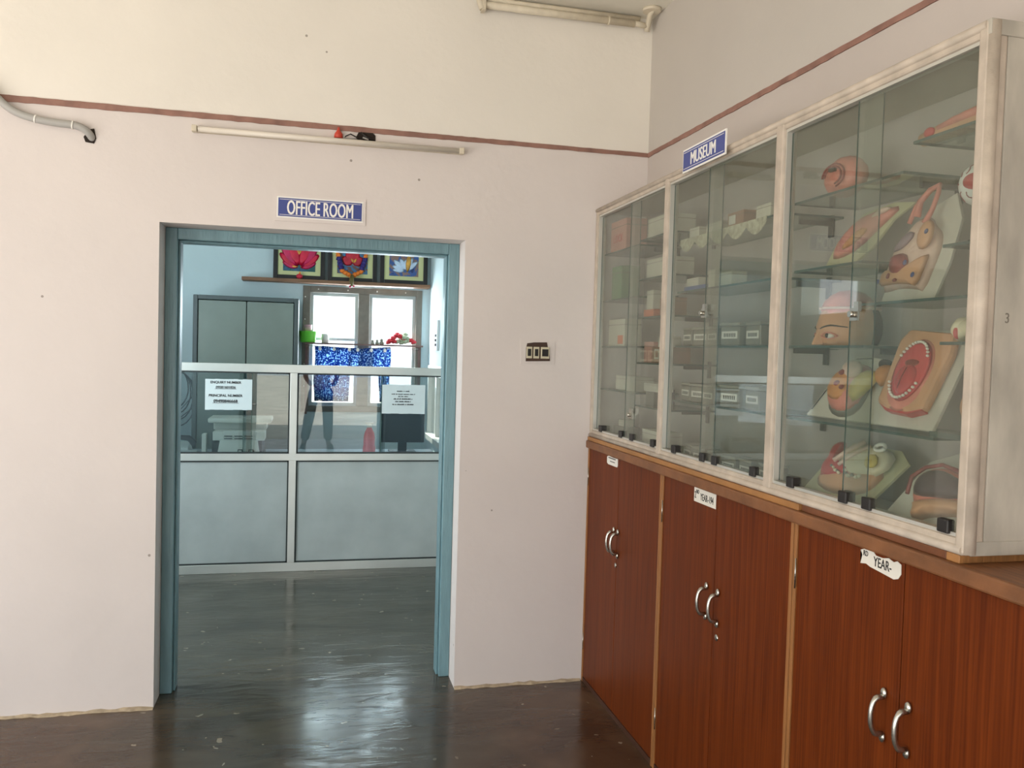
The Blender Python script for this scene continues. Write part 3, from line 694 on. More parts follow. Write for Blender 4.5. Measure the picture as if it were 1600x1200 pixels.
b = MB(); b.tube([(.335, YB-.11, 2.25), (.335, YB-.17, 2.235), (.33, YB-.19, 2.20), (.335, YB-.19, 2.15)], [.012, .018, .022, .01], 8); b.ball((.32, YB-.19, 2.145), .012, 1, mi=1); b.ball((.35, YB-.19, 2.15), .01, 1, mi=1); b.build('tassel', [mat('tassel_olive', rgb(96, 84, 40), .6), M_mag], g)
b = MB(); b.ball((-.115, YB-.10, 2.222), (.028, .02, .022), 2, fn=lambda p: p*(1+random.uniform(-.15, .15))); b.ball((-.115, YB-.10, 2.248), (.01, .008, .016), 1, mi=1)
tag(b.build('red_flower', [mat('flower_red', rgb(206, 44, 66), .6, var=.3, vscale=60), M_gar], smooth=True), 'small red flower at the foot of the left magenta-petal picture', 'flower')

b = MB(); b.box(-.06, YB-.15, 1.628, .985, YB-.02, 1.642)
M_plank2 = mat('thin_brown_plank', rgb(112, 84, 78), 0.5, var=.2, vscale=20)
for x in (-.055, .955): b.box(x, YB-.03, 1.0, x+.022, YB-.005, 1.628)
tag(b.build('window_shelf', M_plank2), 'thin brown shelf board running across the office window above the curtain', 'shelf')
ZS = 1.642
def basket(x, y, w_, h_, col, nm, lb, taper=.82):
    b = MB(); n = 24
    F = Matrix.Diagonal((1, .8, 1, 1))
    b.lathe([(w_*taper, 0), (w_*.9, h_*.1), (w_, h_*.92), (w_*1.05, h_), (w_*.97, h_), (w_*.93, h_*.9), (w_*.8, h_*.12)], (x, y, ZS), n, F)
    return tag(b.build(nm, col), lb, nm.split('_')[-1])
basket(-.035, YB-.09, .075, .10, mat('lime_plastic', rgb(104, 200, 60), .35), 'green_tub', 'lime green plastic tub at the left end of the window shelf')
b = MB(); b.lathe([(.03, 0), (.036, .055), (.033, .055), (.028, .01)], (-.035, YB-.09, ZS+.101), 16)
o = tag(b.build('pink_cup', mat('pink_plastic', rgb(196, 150, 158), .4)), 'small dusty pink cup standing in the lime green tub', 'cup')
b = MB(); b.lathe([(.03, 0), (.034, .05), (.034, .08), (.03, .08)], (.115, YB-.09, ZS), 16); tag(b.build('white_cup', M_signw), 'white cup on the window shelf in front of the left pane', 'cup')
M_soft = mat('soft_toy_green', rgb(170, 180, 150), .8, var=.15, vscale=60); M_softr = mat('soft_toy_red', rgb(196, 50, 60), .8, var=.25, vscale=50)
for k, (x, r, lb) in enumerate(((.535, .018, 'tiny grey ornament nearest the mullion on the window shelf'), (.575, .02, 'tiny grey ornament between two others on the window shelf'), (.615, .024, 'tiny olive ornament beside the flower bunch on the window shelf'))):
    b = MB(); b.lathe([(r*.8, 0), (r, r*.6), (r*.5, r*1.2), (r*.7, r*1.7), (r*.2, r*2.3)], (x, YB-.09, ZS), 12)
    tag(b.build('ornament', mat('ornament_grey', rgb(130, 130, 116), .5)), lb, 'ornament', 'tiny ornaments on the window shelf')
fb = thing('flower_bunch', 'bunch of red and pale green artificial flowers lying on the window shelf', 'flowers', (.8, YB-.09, ZS))
rr = random.Random(3)
for nm, m, cs in (('red_blooms', M_softr, [(.69, .035), (.72, .06), (.745, .08), (.68, .02), (.76, .095), (.73, .03), (.78, .08), (.80, .06), (.83, .045), (.86, .04), (.885, .045), (.905, .03)]), ('green_blooms', M_soft, [(.76, .03), (.79, .05), (.82, .07), (.85, .06), (.86, .04), (.80, .02), (.83, .03), (.79, .085), (.83, .095)])):
    b = MB()
    for x, z in cs: b.ball((x, YB-.085+rr.uniform(-.02, .02), ZS+max(z, .022)), (.026, .022, .02), 2, fn=lambda p: p*(1+.18*math.sin(9*p.x+7*p.z)+rr.uniform(-.06, .06)))
    b.build(nm, m, fb)

# blue curtain
def curtain_mat():
    m = bpy.data.materials.new('blue_print_cloth'); m.use_nodes = True; nt = m.node_tree; N = nt.nodes; L = nt.links; bb = N['Principled BSDF']; bb.inputs['Roughness'].default_value = .8
    tc = N.new('ShaderNodeTexCoord'); n = N.new('ShaderNodeTexNoise'); n.inputs['Scale'].default_value = 75; n.inputs['Detail'].default_value = 2; L.new(tc.outputs['Object'], n.inputs['Vector'])
    cr = N.new('ShaderNodeValToRGB'); cr.color_ramp.elements[0].position = .52; cr.color_ramp.elements[0].color = rgb(24, 70, 140); cr.color_ramp.elements[1].position = .60; cr.color_ramp.elements[1].color = rgb(170, 205, 230)
    L.new(n.outputs['Fac'], cr.inputs[0]); L.new(cr.outputs[0], bb.inputs['Base Color'])
    tl = N.new('ShaderNodeBsdfTranslucent'); L.new(cr.outputs[0], tl.inputs[0]); mx = N.new('ShaderNodeMixShader'); mx.inputs[0].default_value = .5
    L.new(bb.outputs[0], mx.inputs[1]); L.new(tl.outputs[0], mx.inputs[2]); L.new(mx.outputs[0], N['Material Output'].inputs['Surface']); return m
M_cur = curtain_mat()
cu = thing('curtain', 'blue and white patterned curtain with eyelets strung under the window shelf', 'curtain', (.3, YB-.07, 1.1))
b = MB(); n = 90; prev = None
for i in range(n+1):
    t = i/n; x = .025+.675*t
    ph = t*34; yy = YB-.075+.022*math.sin(ph)
    zt = 1.622-.018*math.sin(t*PI)-(.01 if t < .1 else 0)
    zb = 1.12 if t < .45 else (1.36 if t < .85 else 1.12)
    col = [b.bm.verts.new((x+.006*math.sin(k), yy+(.004*math.sin(k*1.3+ph)), zt+(zb-zt)*k/8)) for k in range(9)]
    if prev:
        for k in range(8): f = b.bm.faces.new((prev[k], col[k], col[k+1], prev[k+1])); f.smooth = True
    prev = col
cl = b.build('cloth', M_cur, cu); sd = cl.modifiers.new('thick', 'SOLIDIFY'); sd.thickness = .0015
for t in (.07, .25, .45, .56, .74, .92):
    x = .025+.675*t; F = Matrix.Translation((x, YB-.102, 1.588)) @ Matrix.Rotation(PI/2, 4, 'X')
    b = MB(); b.prism([(.014*math.cos(a_*PI/6), .017*math.sin(a_*PI/6)) for a_ in range(12)], -.003, .003, F); b.build('eyelet', M_signw, cu)
b = MB(); b.tube([(-.05, YB-.08, 1.615), (.4, YB-.075, 1.60), (.96, YB-.075, 1.612)], .003, 6)
tag(b.build('curtain_wire', M_steel), 'thin wire threaded under the window shelf that carries the curtain', 'wire')

# switch board on the office right wall
sb = thing('switch_board', 'pale switch board on the right wall of the office', 'switchboard', (XO-.02, 7.2, 1.62))
b = MB(); b.box(XO-.02, 7.08, 1.60, XO, 7.42, 1.86); b.build('plate', M_papercool, sb, bevel=.003)
for z in (1.64, 1.68, 1.72): 
    b = MB(); b.box(XO-.03, 7.13, z, XO-.02, 7.16, z+.02); b.build('switch', M_black, sb)
# ------------------------------------------------------------------ signs in the hall
def sign(name, label, F_loc, rot, w_, h_, txt, fit, dx=0):
    t_ = thing(name, label, 'sign', F_loc)
    t_.rotation_euler = rot; ORG[t_.name] = Vector((0, 0, 0))
    b = MB(); b.box(-w_/2, -h_/2, 0, w_/2, h_/2, .004); b.build('backing_plate', M_signw, t_, local=True)
    e = .0065; b = MB(); b.box(-w_/2+e, -h_/2+e, .004, w_/2-e, h_/2-e, .0055); b.build('blue_panel', M_sign, t_, local=True)
    b = MB(); e2 = .012; q = .0018; X, Y = w_/2-e2, h_/2-e2
    b.box(-X, Y-q, .0055, X, Y, .0062); b.box(-X, -Y, .0055, X, -Y+q, .0062); b.build('border_line', M_signw, t_, local=True)
    tx = text('lettering', txt, .06, M_signw, t_, (dx, 0, .0060), None, 0.0, 1, fit=fit)
    return t_
sign('office_room_sign', 'blue enamel sign reading OFFICE ROOM above the doorway', (.026, D-.001, 2.215), (PI/2, math.radians(.3), 0), .376, .093, 'OFFICE ROOM', (.288, .062))
b = MB(); b.box(-.17, D-.004, 2.155, .225, D, 2.275)
tag(b.build('sign_mount', M_hall), 'flat painted-over backing board behind the OFFICE ROOM sign', 'board')
sign('museum_sign', 'blue enamel sign reading MUSEUM on top of the display case', (XC-.022, 2.679, 2.309), (PI/2, 0, -PI/2), .325, .083, 'MUSEUM', (.190, .044))

# ------------------------------------------------------------------ lamps, cables, switches on the front wall
t_ = thing('tube_light_batten', 'long white fluorescent batten light on the wall above the doorway', 'light', (.07, D, 2.52))
b = MB(); b.box(-.515, D-.028, 2.508, .662, D, 2.530); b.build('batten', M_ptube, t_, bevel=.003)
b = MB(); b.tube([(-.49, D-.040, 2.517), (.64, D-.040, 2.517)], .0115, 14); b.build('tube', M_tube, t_)
for x in (-.515, .640):
    b = MB(); b.box(x, D-.054, 2.503, x+.022, D-.028, 2.531); b.build('end_cap', M_ptube, t_, bevel=.003)
# wiring hole with cables
t_ = thing('wiring_hole', 'ragged dark wiring hole in the wall above the batten light', 'hole', (.215, D, 2.54))
b = MB(); b.prism([(.175, 2.532), (.262, 2.532), (.262, 2.562), (.245, 2.577), (.21, 2.582), (.188, 2.575), (.176, 2.55)], 0, .004, Matrix.Rotation(PI/2, 4, 'X') @ Matrix.Translation((0, 0, -D)))
b.build('recess', M_dark, t_)
b = MB(); b.tube([(.18, D-.012, 2.545), (.15, D-.02, 2.556), (.13, D-.02, 2.545), (.12, D-.01, 2.536), (.2, D-.008, 2.536)], .003, 6); b.tube([(.195, D-.01, 2.57), (.22, D-.015, 2.55), (.25, D-.01, 2.54)], .004, 6); b.build('cable', M_black, t_)
b = MB(); b.lathe([(.020, 0), (.018, .02), (.008, .035), (.004, .05)], (.098, D-.018, 2.532), 10, mi=0); b.build('red_tape', M_red, t_)
b = MB(); b.tube([(.10, D-.02, 2.538), (.14, D-.012, 2.535), (.18, D-.008, 2.538)], .004, 6); b.tube([(.205, D-.01, 2.548), (.23, D-.012, 2.54)], .004, 6); b.build('bare_wire', M_pvc, t_)

# grey flexible conduit at the left edge
t_ = thing('flexible_conduit', 'grey flexible conduit curving across the wall into a small hole', 'conduit', (-1.1, D, 2.55))
pth = [(-1.52, D-.03, 2.80), (-1.36, D-.03, 2.66), (-1.28, D-.028, 2.595), (-1.23, D-.027, 2.545), (-1.18, D-.026, 2.517), (-1.10, D-.025, 2.500), (-1.03, D-.025, 2.494), (-.98, D-.024, 2.494), (-.94, D-.02, 2.484), (-.918, D-.01, 2.462), (-.912, D+.01, 2.445)]
b = MB()
sm = []
for i in range(len(pth)-1):
    for j in range(4): sm.append(Vector(pth[i]).lerp(Vector(pth[i+1]), j/4))
sm.append(Vector(pth[-1]))
for _ in range(3):
    sm = [sm[0]]+[(sm[i-1]+sm[i]*2+sm[i+1])/4 for i in range(1, len(sm)-1)]+[sm[-1]]
b.tube(sm, .0155, 12); b.build('hose', M_pvc, t_)
for i in (19, 28):
    p_ = sm[i]; d_ = (sm[i+1]-sm[i-1]).normalized()
    b = MB(); b.tube([p_-d_*.003, p_+d_*.003], .0172, 12); b.build('cable_tie', M_signw, t_)
b = MB(); b.prism([(-.945, 2.452), (-.938, 2.432), (-.905, 2.428), (-.897, 2.45), (-.905, 2.49), (-.925, 2.485)], 0, .004, Matrix.Rotation(PI/2, 4, 'X') @ Matrix.Translation((0, 0, -D))); b.build('wall_hole', M_dark, t_)

# switch plate
t_ = thing('switch_plate', 'dark brown switch plate with three cream switch housings right of the doorway', 'switch', (1.055, D, 1.60))
b = MB(); b.box(.968, D-.003, 1.548, 1.135, D, 1.662); b.build('painted_border', M_hall, t_)
b = MB(); b.prism([(.992, 1.562), (1.112, 1.566), (1.108, 1.60), (1.098, 1.635), (1.094, 1.655), (1.03, 1.653), (.997, 1.648), (.992, 1.625)], 0, .006, Matrix.Rotation(PI/2, 4, 'X') @ Matrix.Translation((0, 0, -D+.0))); b.build('plate', mat('brown_bakelite', rgb(66, 44, 32), .5, var=.2), t_)
M_cr = mat('cream_switch', rgb(206, 198, 172), .4)
for x0, x1 in ((.993, 1.021), (1.028, 1.056), (1.064, 1.106)):
    b = MB(); b.box(x0, D-.012, 1.577, x1, D-.006, 1.632); b.build('switch_housing', M_cr, t_, bevel=.001)
    b = MB(); b.box(x0+.006, D-.0145, 1.588, x1-.006, D-.012, 1.622); b.build('rocker', M_black, t_)

# painted-over tube light in the corner under the ceiling
t_ = thing('corner_tube_light', 'painted-over fluorescent tube fitting high on the wall near the corner', 'light', (1.1, D, 3.2))
b = MB(); b.tube([(.735, D-.03, 3.216), (1.50, D-.03, 3.216)], .014, 12); b.build('batten', M_ptube, t_)
b = MB(); b.tube([(.74, D-.045, 3.187), (1.47, D-.045, 3.187)], .0165, 14); b.build('tube', M_ptube, t_)
b = MB(); b.tube([(.73, D-.05, 3.225), (.715, D-.05, 3.20), (.73, D-.05, 3.165)], .016, 10); b.box(.725, D-.065, 3.158, .742, D-.02, 3.215); b.build('end_holder', M_ptube, t_)
b = MB(); b.lathe([(.02, 0), (.02, .008)], (1.335, D-.045, 3.187), 14, Matrix.Rotation(PI/2, 4, 'Y')); b.build('collar', M_ptube, t_)
b = MB(); b.tube([(1.43, D-.045, 3.190), (1.49, D-.05, 3.186), (1.53, D-.05, 3.182)], .013, 10); b.build('end_cap', M_ptube, t_)
t_ = thing('ceiling_conduit', 'white painted conduit stub dropping from a round ceiling box in the corner', 'conduit', (1.535, D-.09, 3.1))
b = MB(); b.tube([(1.53, D-.13, 3.236), (1.53, D-.09, 3.222), (1.535, D-.05, 3.18), (1.535, D-.04, 3.16)], .014, 10); b.build('pipe', M_ptube, t_)
b = MB(); b.lathe([(.042, 3.222), (.045, 3.236)], (1.525, D-.12, 0), 18); b.build('ceiling_box', M_ptube, t_)
# ------------------------------------------------------------------ base cabinets
ZT0, ZT1 = 1.150, 1.187
units = [(3.862, 2.982, 3.445), (2.978, 2.072, 2.532), (2.068, 1.178, 1.625)]
ulab = ['teak laminate base cabinet in the corner, with one torn paper tag', 'middle teak laminate base cabinet tagged 2ND YEAR', 'nearest teak laminate base cabinet with a torn YEAR tag and shiny handles']
def pull(y, z, nm, par, h=.052):
    b = MB(); x = XC-.002
    pts = []; rs = []
    for i in range(15):
        a_ = -PI/2+PI*i/14; pts.append((x-.006-.030*math.cos(a_)**.6 if 0 < i < 14 else x-.004, y, z+h*.86*math.sin(a_))); rs.append(.0062 if 2 < i < 12 else .0075)
    b.tube(pts, rs, 8)
    for s_ in (-1, 1):
        b.ball((x-.003, y, z+s_*h), (.006, .010, .014), 2)
    return b.build(nm, M_steel, par, smooth=True)
def ragged(y0, y1, z0, z1, jag, n=7):
    pts = []
    for i in range(n): pts.append((y0+(y1-y0)*i/(n-1), z0+random.uniform(0, jag)))
    for i in range(n): pts.append((y1+(y0-y1)*i/(n-1), z1-random.uniform(0, jag)))
    return pts
SF = Matrix(((0, 0, -1, 0), (-1, 0, 0, 0), (0, 1, 0, 0), (0, 0, 0, 1)))   # local x -> -y, y -> z, z -> -x
for k, (ya, yb, ys) in enumerate(units):
    t_ = thing('base_cabinet', ulab[k], 'cabinet', (XC, (ya+yb)/2, 0), 'teak laminate base cabinets under the display case')
    b = MB(); b.box(XC+.018, yb, 0, XR-.003, ya, ZT0); b.build('body', M_lam, t_)
    b = MB()
    b.box(XC-.004, yb, .0, XC+.018, yb+.014, ZT0); b.build('frame_post', M_woodv, t_, bevel=.002)
    b = MB(); b.box(XC-.004, ya-.014, 0, XC+.018, ya, ZT0); b.build('frame_post', M_woodv, t_, bevel=.002)
    b = MB(); b.box(XC-.002, yb+.014, 0, XC+.018, ya-.014, .022); b.build('bottom_rail', mat('dark_bottom_rail', rgb(70, 40, 24), .6), t_)
    for j, (q0, q1) in enumerate(((ys+.0015, ya-.015), (yb+.015, ys-.0015))):
        b = MB(); b.box(XC, q0, .024, XC+.017, q1, ZT0-.004); dd = b.build('door', M_lam, t_, bevel=.0015)
        hy = ys+(.046 if j == 0 else -.036) if k else ys+(.03 if j == 0 else -.02)
        pull(hy, .776, 'handle', dd)
        if j == 1 and k == 1 or j == 0 and k == 0:
            yy = 2.500 if k == 1 else 3.449
            b = MB(); b.lathe([(.011, 0), (.011, .003), (.004, .004)], (XC, yy, .676), 14, Matrix.Rotation(-PI/2, 4, 'Y')); b.build('keyhole', M_steel, dd)
        hg = (yb+.013) if j == 1 else (ya-.013)
        for z in ((1.01, .2) if j == 0 else ()):
            b = MB(); b.tube([(XC-.004, hg, z-.042), (XC-.004, hg, z+.042)], .0022, 8); b.build('hinge', M_steel, dd)
        if j == 0 and k == 0:
            b = MB(); b.prism([(-3.60, 1.140), (-3.60, 1.113), (-3.585, 1.107), (-3.47, 1.107), (-3.463, 1.115), (-3.463, 1.145), (-3.52, 1.143), (-3.58, 1.146)], 0, .0012, Matrix.Translation((XC, 0, 0)) @ SF); lb_ = b.build('paper_tag', M_paper, dd, label='torn white paper tag')
            b = MB(); b.box(XC-.0022, 3.49, 1.136, XC-.0012, 3.58, 1.140); b.box(XC-.0022, 3.50, 1.122, XC-.0012, 3.56, 1.125); b.build('ink_mark', M_ink, lb_)
        if j == 0 and k == 1:
            b = MB(); b.prism([(-2.703, 1.097), (-2.540, 1.097), (-2.540, 1.147), (-2.703, 1.147)], 0, .0012, Matrix.Translation((XC, 0, 0)) @ SF); lb_ = b.build('paper_tag', M_paper, dd, label='white paper tag reading 2ND YEAR-194')
            text('lettering', '2', .034, M_ink, lb_, (XC-.0015, 2.692, 1.120), SIDE, .004, .7); text('superscript', 'ND', .020, M_ink, lb_, (XC-.0015, 2.675, 1.133), SIDE, .004, .75)
            text('lettering', 'YEAR-194', .034, M_ink, lb_, (XC-.0015, 2.605, 1.119), SIDE, .004, .68)
        if j == 0 and k == 2:
            b = MB(); b.prism([(-1.782, 1.108), (-1.76, 1.112), (-1.745, 1.108), (-1.70, 1.104), (-1.66, 1.100), (-1.645, 1.105), (-1.636, 1.118), (-1.637, 1.140), (-1.65, 1.145), (-1.662, 1.140), (-1.68, 1.145), (-1.70, 1.140), (-1.725, 1.140), (-1.735, 1.147), (-1.77, 1.146), (-1.783, 1.141), (-1.775, 1.13)], 0, .0012, Matrix.Translation((XC, 0, 0)) @ SF); lb_ = b.build('paper_tag', M_paper, dd, label='torn white paper tag reading RD YEAR-')
            text('superscript', 'RD', .018, M_ink, lb_, (XC-.0015, 1.762, 1.136), SIDE, .01, .75); text('lettering', 'YEAR-', .033, M_ink, lb_, (XC-.0015, 1.700, 1.124), SIDE, .004, .72)
b = MB(); b.box(XC-.018, 1.168, ZT0, XR-.003, 3.862, ZT1)
tag(b.build('worktop', M_wtop, bevel=.006), 'worn brown wooden worktop lying over the three base cabinets', 'worktop')
b = MB(); b.box(XC-.010, 2.045, ZT1, XC+.03, 3.860, ZT1+.018)
tag(b.build('wooden_batten', M_wood, bevel=.002), 'light teak strip under the far part of the display case', 'strip')
b = MB(); b.box(XC-.002, 1.50, ZT1, XC+.03, 2.04, ZT1+.018)
tag(b.build('wooden_batten', mat('dark_batten', rgb(112, 66, 38), .5, var=.25, vscale=14, stretch=(8, .6, 1)), bevel=.002), 'dark brown strip under the near part of the display case', 'strip')
b = MB(); b.box(XC-.004, 1.460, ZT1, XC+.022, 1.498, ZT1+.018); b.box(XC+.022, 1.462, ZT1, XR-.005, 1.49, ZT1+.018)
tag(b.build('wooden_batten', M_wood, bevel=.002), 'pale chipped wood strip under the near end of the display case', 'strip')

# ------------------------------------------------------------------ display case
CY0, CY1, CZ0, CZ1 = 1.450, 3.860, ZT1+.018, 2.305
cs = thing('display_case', 'long weathered white wall display case with six sliding glass panes', 'display case', (XC, 2.65, CZ0))
b = MB()
rail = .034
b.box(XC, CY0, CZ1-rail, XC+.045, CY1, CZ1); b.box(XC, CY0, CZ0, XC+.045, CY1, CZ0+.034)
posts = [(CY0, CY0+.028), (2.208, 2.250), (3.018, 3.052), (CY1-.024, CY1)]
for y0, y1 in posts: b.box(XC-.003, y0, CZ0+.001, XC+.045, y1, CZ1-.001)
b.build('frame', M_whitewood, cs, bevel=.006)
b = MB(); b.box(XC+.045, CY0, CZ0+.02, XR-.004, CY0+.02, CZ1-.03); b.box(XC-.002, CY0-.004, CZ1-.032, XR-.004, CY0+.016, CZ1); b.box(XC+.012, CY0-.003, CZ0, XR-.004, CY0+.02, CZ0+.030)
b.build('side_panel', M_sidepan, cs, bevel=.002)
text('pencil_mark', '3', .03, M_wframe, cs, (XC+.075, CY0-.0005, 1.70), FRONT, 0, .8)
b = MB(); b.tube([(XC+.012, CY0+.004, CZ0+.004), (XC+.012, CY0+.004, CZ1-.004)], .014, 12); b.build('corner_moulding', M_whitewood, cs)
for zz in (CZ1-.010, CZ0+.010):
    b = MB(); b.tube([(XC+.003, CY0+.008, zz), (XC+.003, CY1-.004, zz)], .0105, 10); b.build('rounded_moulding', M_whitewood, cs)
b = MB(); b.box(XC+.045, CY0+.02, CZ1-.02, XR-.004, CY1, CZ1); b.build('top_panel', M_case_in, cs)
b = MB(); b.box(XC+.045, CY0+.02, CZ0, XR-.004, CY1, CZ0+.012); b.build('floor_panel', M_case_in, cs)
# aluminium tracks inside each bay
bays = [(3.052, CY1-.024, 3.39), (2.250, 3.018, 2.657), (CY0+.028, 2.208, 1.842)]
for k, (ya, yb, ym) in enumerate(bays):
    b = MB(); b.box(XC+.006, ya, CZ0+.034, XC+.030, yb, CZ0+.042); b.box(XC+.006, ya, CZ1-rail-.008, XC+.030, yb, CZ1-rail); b.box(XC+.006, yb-.006, CZ0+.042, XC+.03, yb, CZ1-rail-.008); b.build('track', M_alu, cs)
    ov = .04
    for j, (q0, q1, xx) in enumerate(((ym-ov, yb-.007, XC+.022), (ya+.004, ym+ov, XC+.010))):
        b = MB(); z0, z1 = CZ0+.043, CZ1-rail-.010
        b.box(xx, q0, z0, xx+.004, q1, z1, 0)
        for f in b.bm.faces:
            if abs(f.normal.x) < .5 and max(abs(v.co.z-f.verts[0].co.z) for v in f.verts) > .1:
                pass
        g = b.build('glass_pane', [M_glass, M_gedge], cs)
        for pl in g.data.polygons:
            if abs(pl.normal.y) > .5: pl.material_index = 1
clips = {0: (3.716, 3.455, 3.326, 3.10), 1: (2.898, 2.664, 2.573, 2.319), 2: (2.11, 1.868, 1.774, 1.517)}
for k in clips:
    for y in clips[k]:
        xx = XC+.010 if y < bays[k][2]+.0 else XC+.022
        b = MB(); b.box(XC-.001, y-.017, CZ0+.036, xx+.007, y+.017, CZ0+.066); b.build('pane_clip', M_black, cs, bevel=.003)
for y, z in ((1.857, 1.722), (2.696, 1.758), (3.348, 1.35)):
    b = MB(); b.box(XC+.004, y-.014, z-.016, XC+.010, y+.016, z+.016); b.tube([(XC-.010, y, z), (XC+.006, y, z)], .008, 12); b.box(XC-.006, y-.03, z+.006, XC+.004, y-.012, z+.03)
    b.build('lock', M_steel, cs)
# hanging things: glass shelves
def shelf(y0, y1, z, x0=1.362, x1=1.574, t=.007):
    b = MB(); b.box(x0, y0, z-t, x1, y1, z); o_ = b.build('glass_shelf', [M_shelfglass, M_gedge], cs)
    for pl in o_.data.polygons:
        if abs(pl.normal.z) < .5: pl.material_index = 1
    for y in ((y0+.06,) if x1-x0 > .1 and y0 > 1.7 else ()):
        b = MB(); b.box(XR-.012, y-.010, z-.055, XR-.004, y+.010, z+.012); b.box(XR-.12, y-.006, z-t-.014, XR-.012, y+.006, z-t); b.build('bracket', mat('dark_bracket', rgb(60, 56, 50), .5), o_)
    return o_
SH = {}
for y0, y1, z in ((3.40, 3.83, 1.443), (3.40, 3.83, 1.645), (3.40, 3.83, 1.862), (3.40, 3.83, 2.085), (3.06, 3.385, 1.392), (3.06, 3.385, 1.575), (3.06, 3.385, 1.768), (3.06, 3.385, 1.93), (3.06, 3.385, 2.098),
                  (2.27, 2.99, 1.437), (2.27, 2.99, 1.645), (2.27, 2.99, 1.852), (2.27, 2.99, 2.045),
                  (1.86, 2.20, 1.645), (1.60, 2.20, 1.437), (1.74, 2.20, 2.06), (1.88, 2.19, 1.862), (1.47, 1.875, 1.752), (1.47, 1.60, 1.868), (1.48, 1.71, 2.122), (1.48, 1.595, 1.652)):
    shelf(y0, y1, z)
b = MB(); b.box(1.348, 1.475, 1.440, 1.574, 1.598, 1.452); o_ = b.build('glass_shelf', [M_shelfglass, M_gedge], cs)
for pl in o_.data.polygons:
    if abs(pl.normal.z) < .5: pl.material_index = 1
ZF = CZ0+.0125

# ------------------------------------------------------------------ small things in the case: cartons
def carton(nm, x, y0, y1, z0, h, dx, m, lb, cat='box', extra=None, grp='cartons in the far bay of the display case', rot=0.0):
    t_ = thing(nm, lb, cat, (x+dx/2, (y0+y1)/2, z0), grp)
    t_.rotation_euler = (0, 0, rot); ORG[t_.name] = Vector((0, 0, 0))
    hy = (y1-y0)/2
    b = MB(); b.box(-dx/2, -hy, 0, dx/2, hy, h); b.build('carton', m, t_, local=True, bevel=.0015)
    b = MB(); b.box(-dx/2-.0008, -hy*1.0-.0008, h*.78, dx/2, hy+.0008, h*.80); b.build('lid_seam', M_ink if extra == 'ink' else M_wframe, t_, local=True)
    return t_
M_cw = mat('white_carton', rgb(206, 200, 184), .7, var=.05); M_cp = mat('pink_carton', rgb(206, 150, 136), .7, var=.05); M_cg = mat('green_carton', rgb(110, 140, 104), .7)
M_co = mat('orange_carton', rgb(214, 120, 84), .7); M_ct = mat('tan_carton', rgb(160, 124, 104), .7); M_cb = mat('blue_carton', rgb(90, 110, 160), .7)
c1 = carton('pink_carton', 1.38, 3.60, 3.80, 2.0855, .145, .10, M_cp, 'pink box lettered LOCK on the top shelf of the far bay')
text('lettering', 'LOCK', .05, M_flesh, c1, (-.0512, 0, .06), None, .01, .9).rotation_euler = SIDE
carton('white_carton', 1.385, 3.15, 3.36, 2.0985, .085, .12, M_cw, 'large white box on the top shelf of the far bay, right of the pink box')
carton('green_carton', 1.38, 3.64, 3.77, 1.8625, .155, .09, M_cg, 'upright green box on the second shelf of the far bay')
carton('white_carton', 1.385, 3.15, 3.36, 1.9305, .08, .12, M_cw, 'white box right of the upright green box in the far bay')
carton('white_carton', 1.39, 3.29, 3.36, 1.801, .08, .06, M_cw, 'narrow upright white box standing on an orange box in the far bay')
carton('orange_carton', 1.385, 3.27, 3.375, 1.7685, .032, .11, M_co, 'flat orange box under the narrow upright white box')
carton('tan_carton', 1.40, 3.13, 3.24, 1.7685, .075, .07, M_ct, 'tan box beside the flat orange box in the far bay')
t_ = carton('cream_carton', 1.38, 3.58, 3.79, 1.6455, .125, .08, M_cw, 'cream box with an orange picture on the shelf left in the far bay')
b = MB(); b.box(-.0412, -.085, .01, -.040, -.02, .05); b.build('orange_picture', M_co, t_, local=True)
carton('white_carton', 1.385, 3.12, 3.21, 1.642, .042, .06, M_cw, 'small white box sitting on the tan box with square windows')
t_ = carton('tan_carton', 1.38, 3.08, 3.26, 1.5755, .066, .09, M_ct, 'tan box with two square white-edged windows in the far bay')
for y in (-.055, .035):
    b = MB(); b.box(-.0465, y-.022, .016, -.045, y+.026, .058); o_ = b.build('label', M_cw, t_, local=True); b = MB(); b.box(-.0472, y-.013, .024, -.0465, y+.017, .05); b.build('window', M_ct, o_, local=True)
carton('pale_carton', 1.39, 3.27, 3.37, 1.5755, .088, .07, M_cp, 'pale pink upright box left of the tan windowed box')
carton('pale_carton', 1.39, 3.46, 3.70, 1.4435, .066, .09, M_cw, 'pale flat box on the lowest shelf left in the far bay')
carton('white_carton', 1.395, 3.22, 3.37, 1.4535, .035, .07, M_cw, 'long white box lying on top of a jar in the far bay')
carton('labelled_box', 1.40, 3.27, 3.36, 1.3925, .060, .06, mat('grey_box', rgb(120, 114, 104), .5), 'small grey box with a white tag under the long white box')
carton('white_carton', 1.385, 3.14, 3.35, ZF, .075, .09, M_cw, 'white box lying on the floor of the far bay')
carton('blue_carton', 1.375, 3.10, 3.20, ZF, .03, .008, M_cb, 'small blue packet leaning before the white box on the far bay floor')
carton('grey_carton', 1.40, 3.60, 3.74, ZF, .055, .08, mat('grey_box2', rgb(150, 146, 136), .6), 'grey box on the floor at the far left of the case')
carton('white_carton', 1.41, 3.62, 3.70, ZF+.056, .03, .05, M_cw, 'small white box on top of the grey box at the far left')

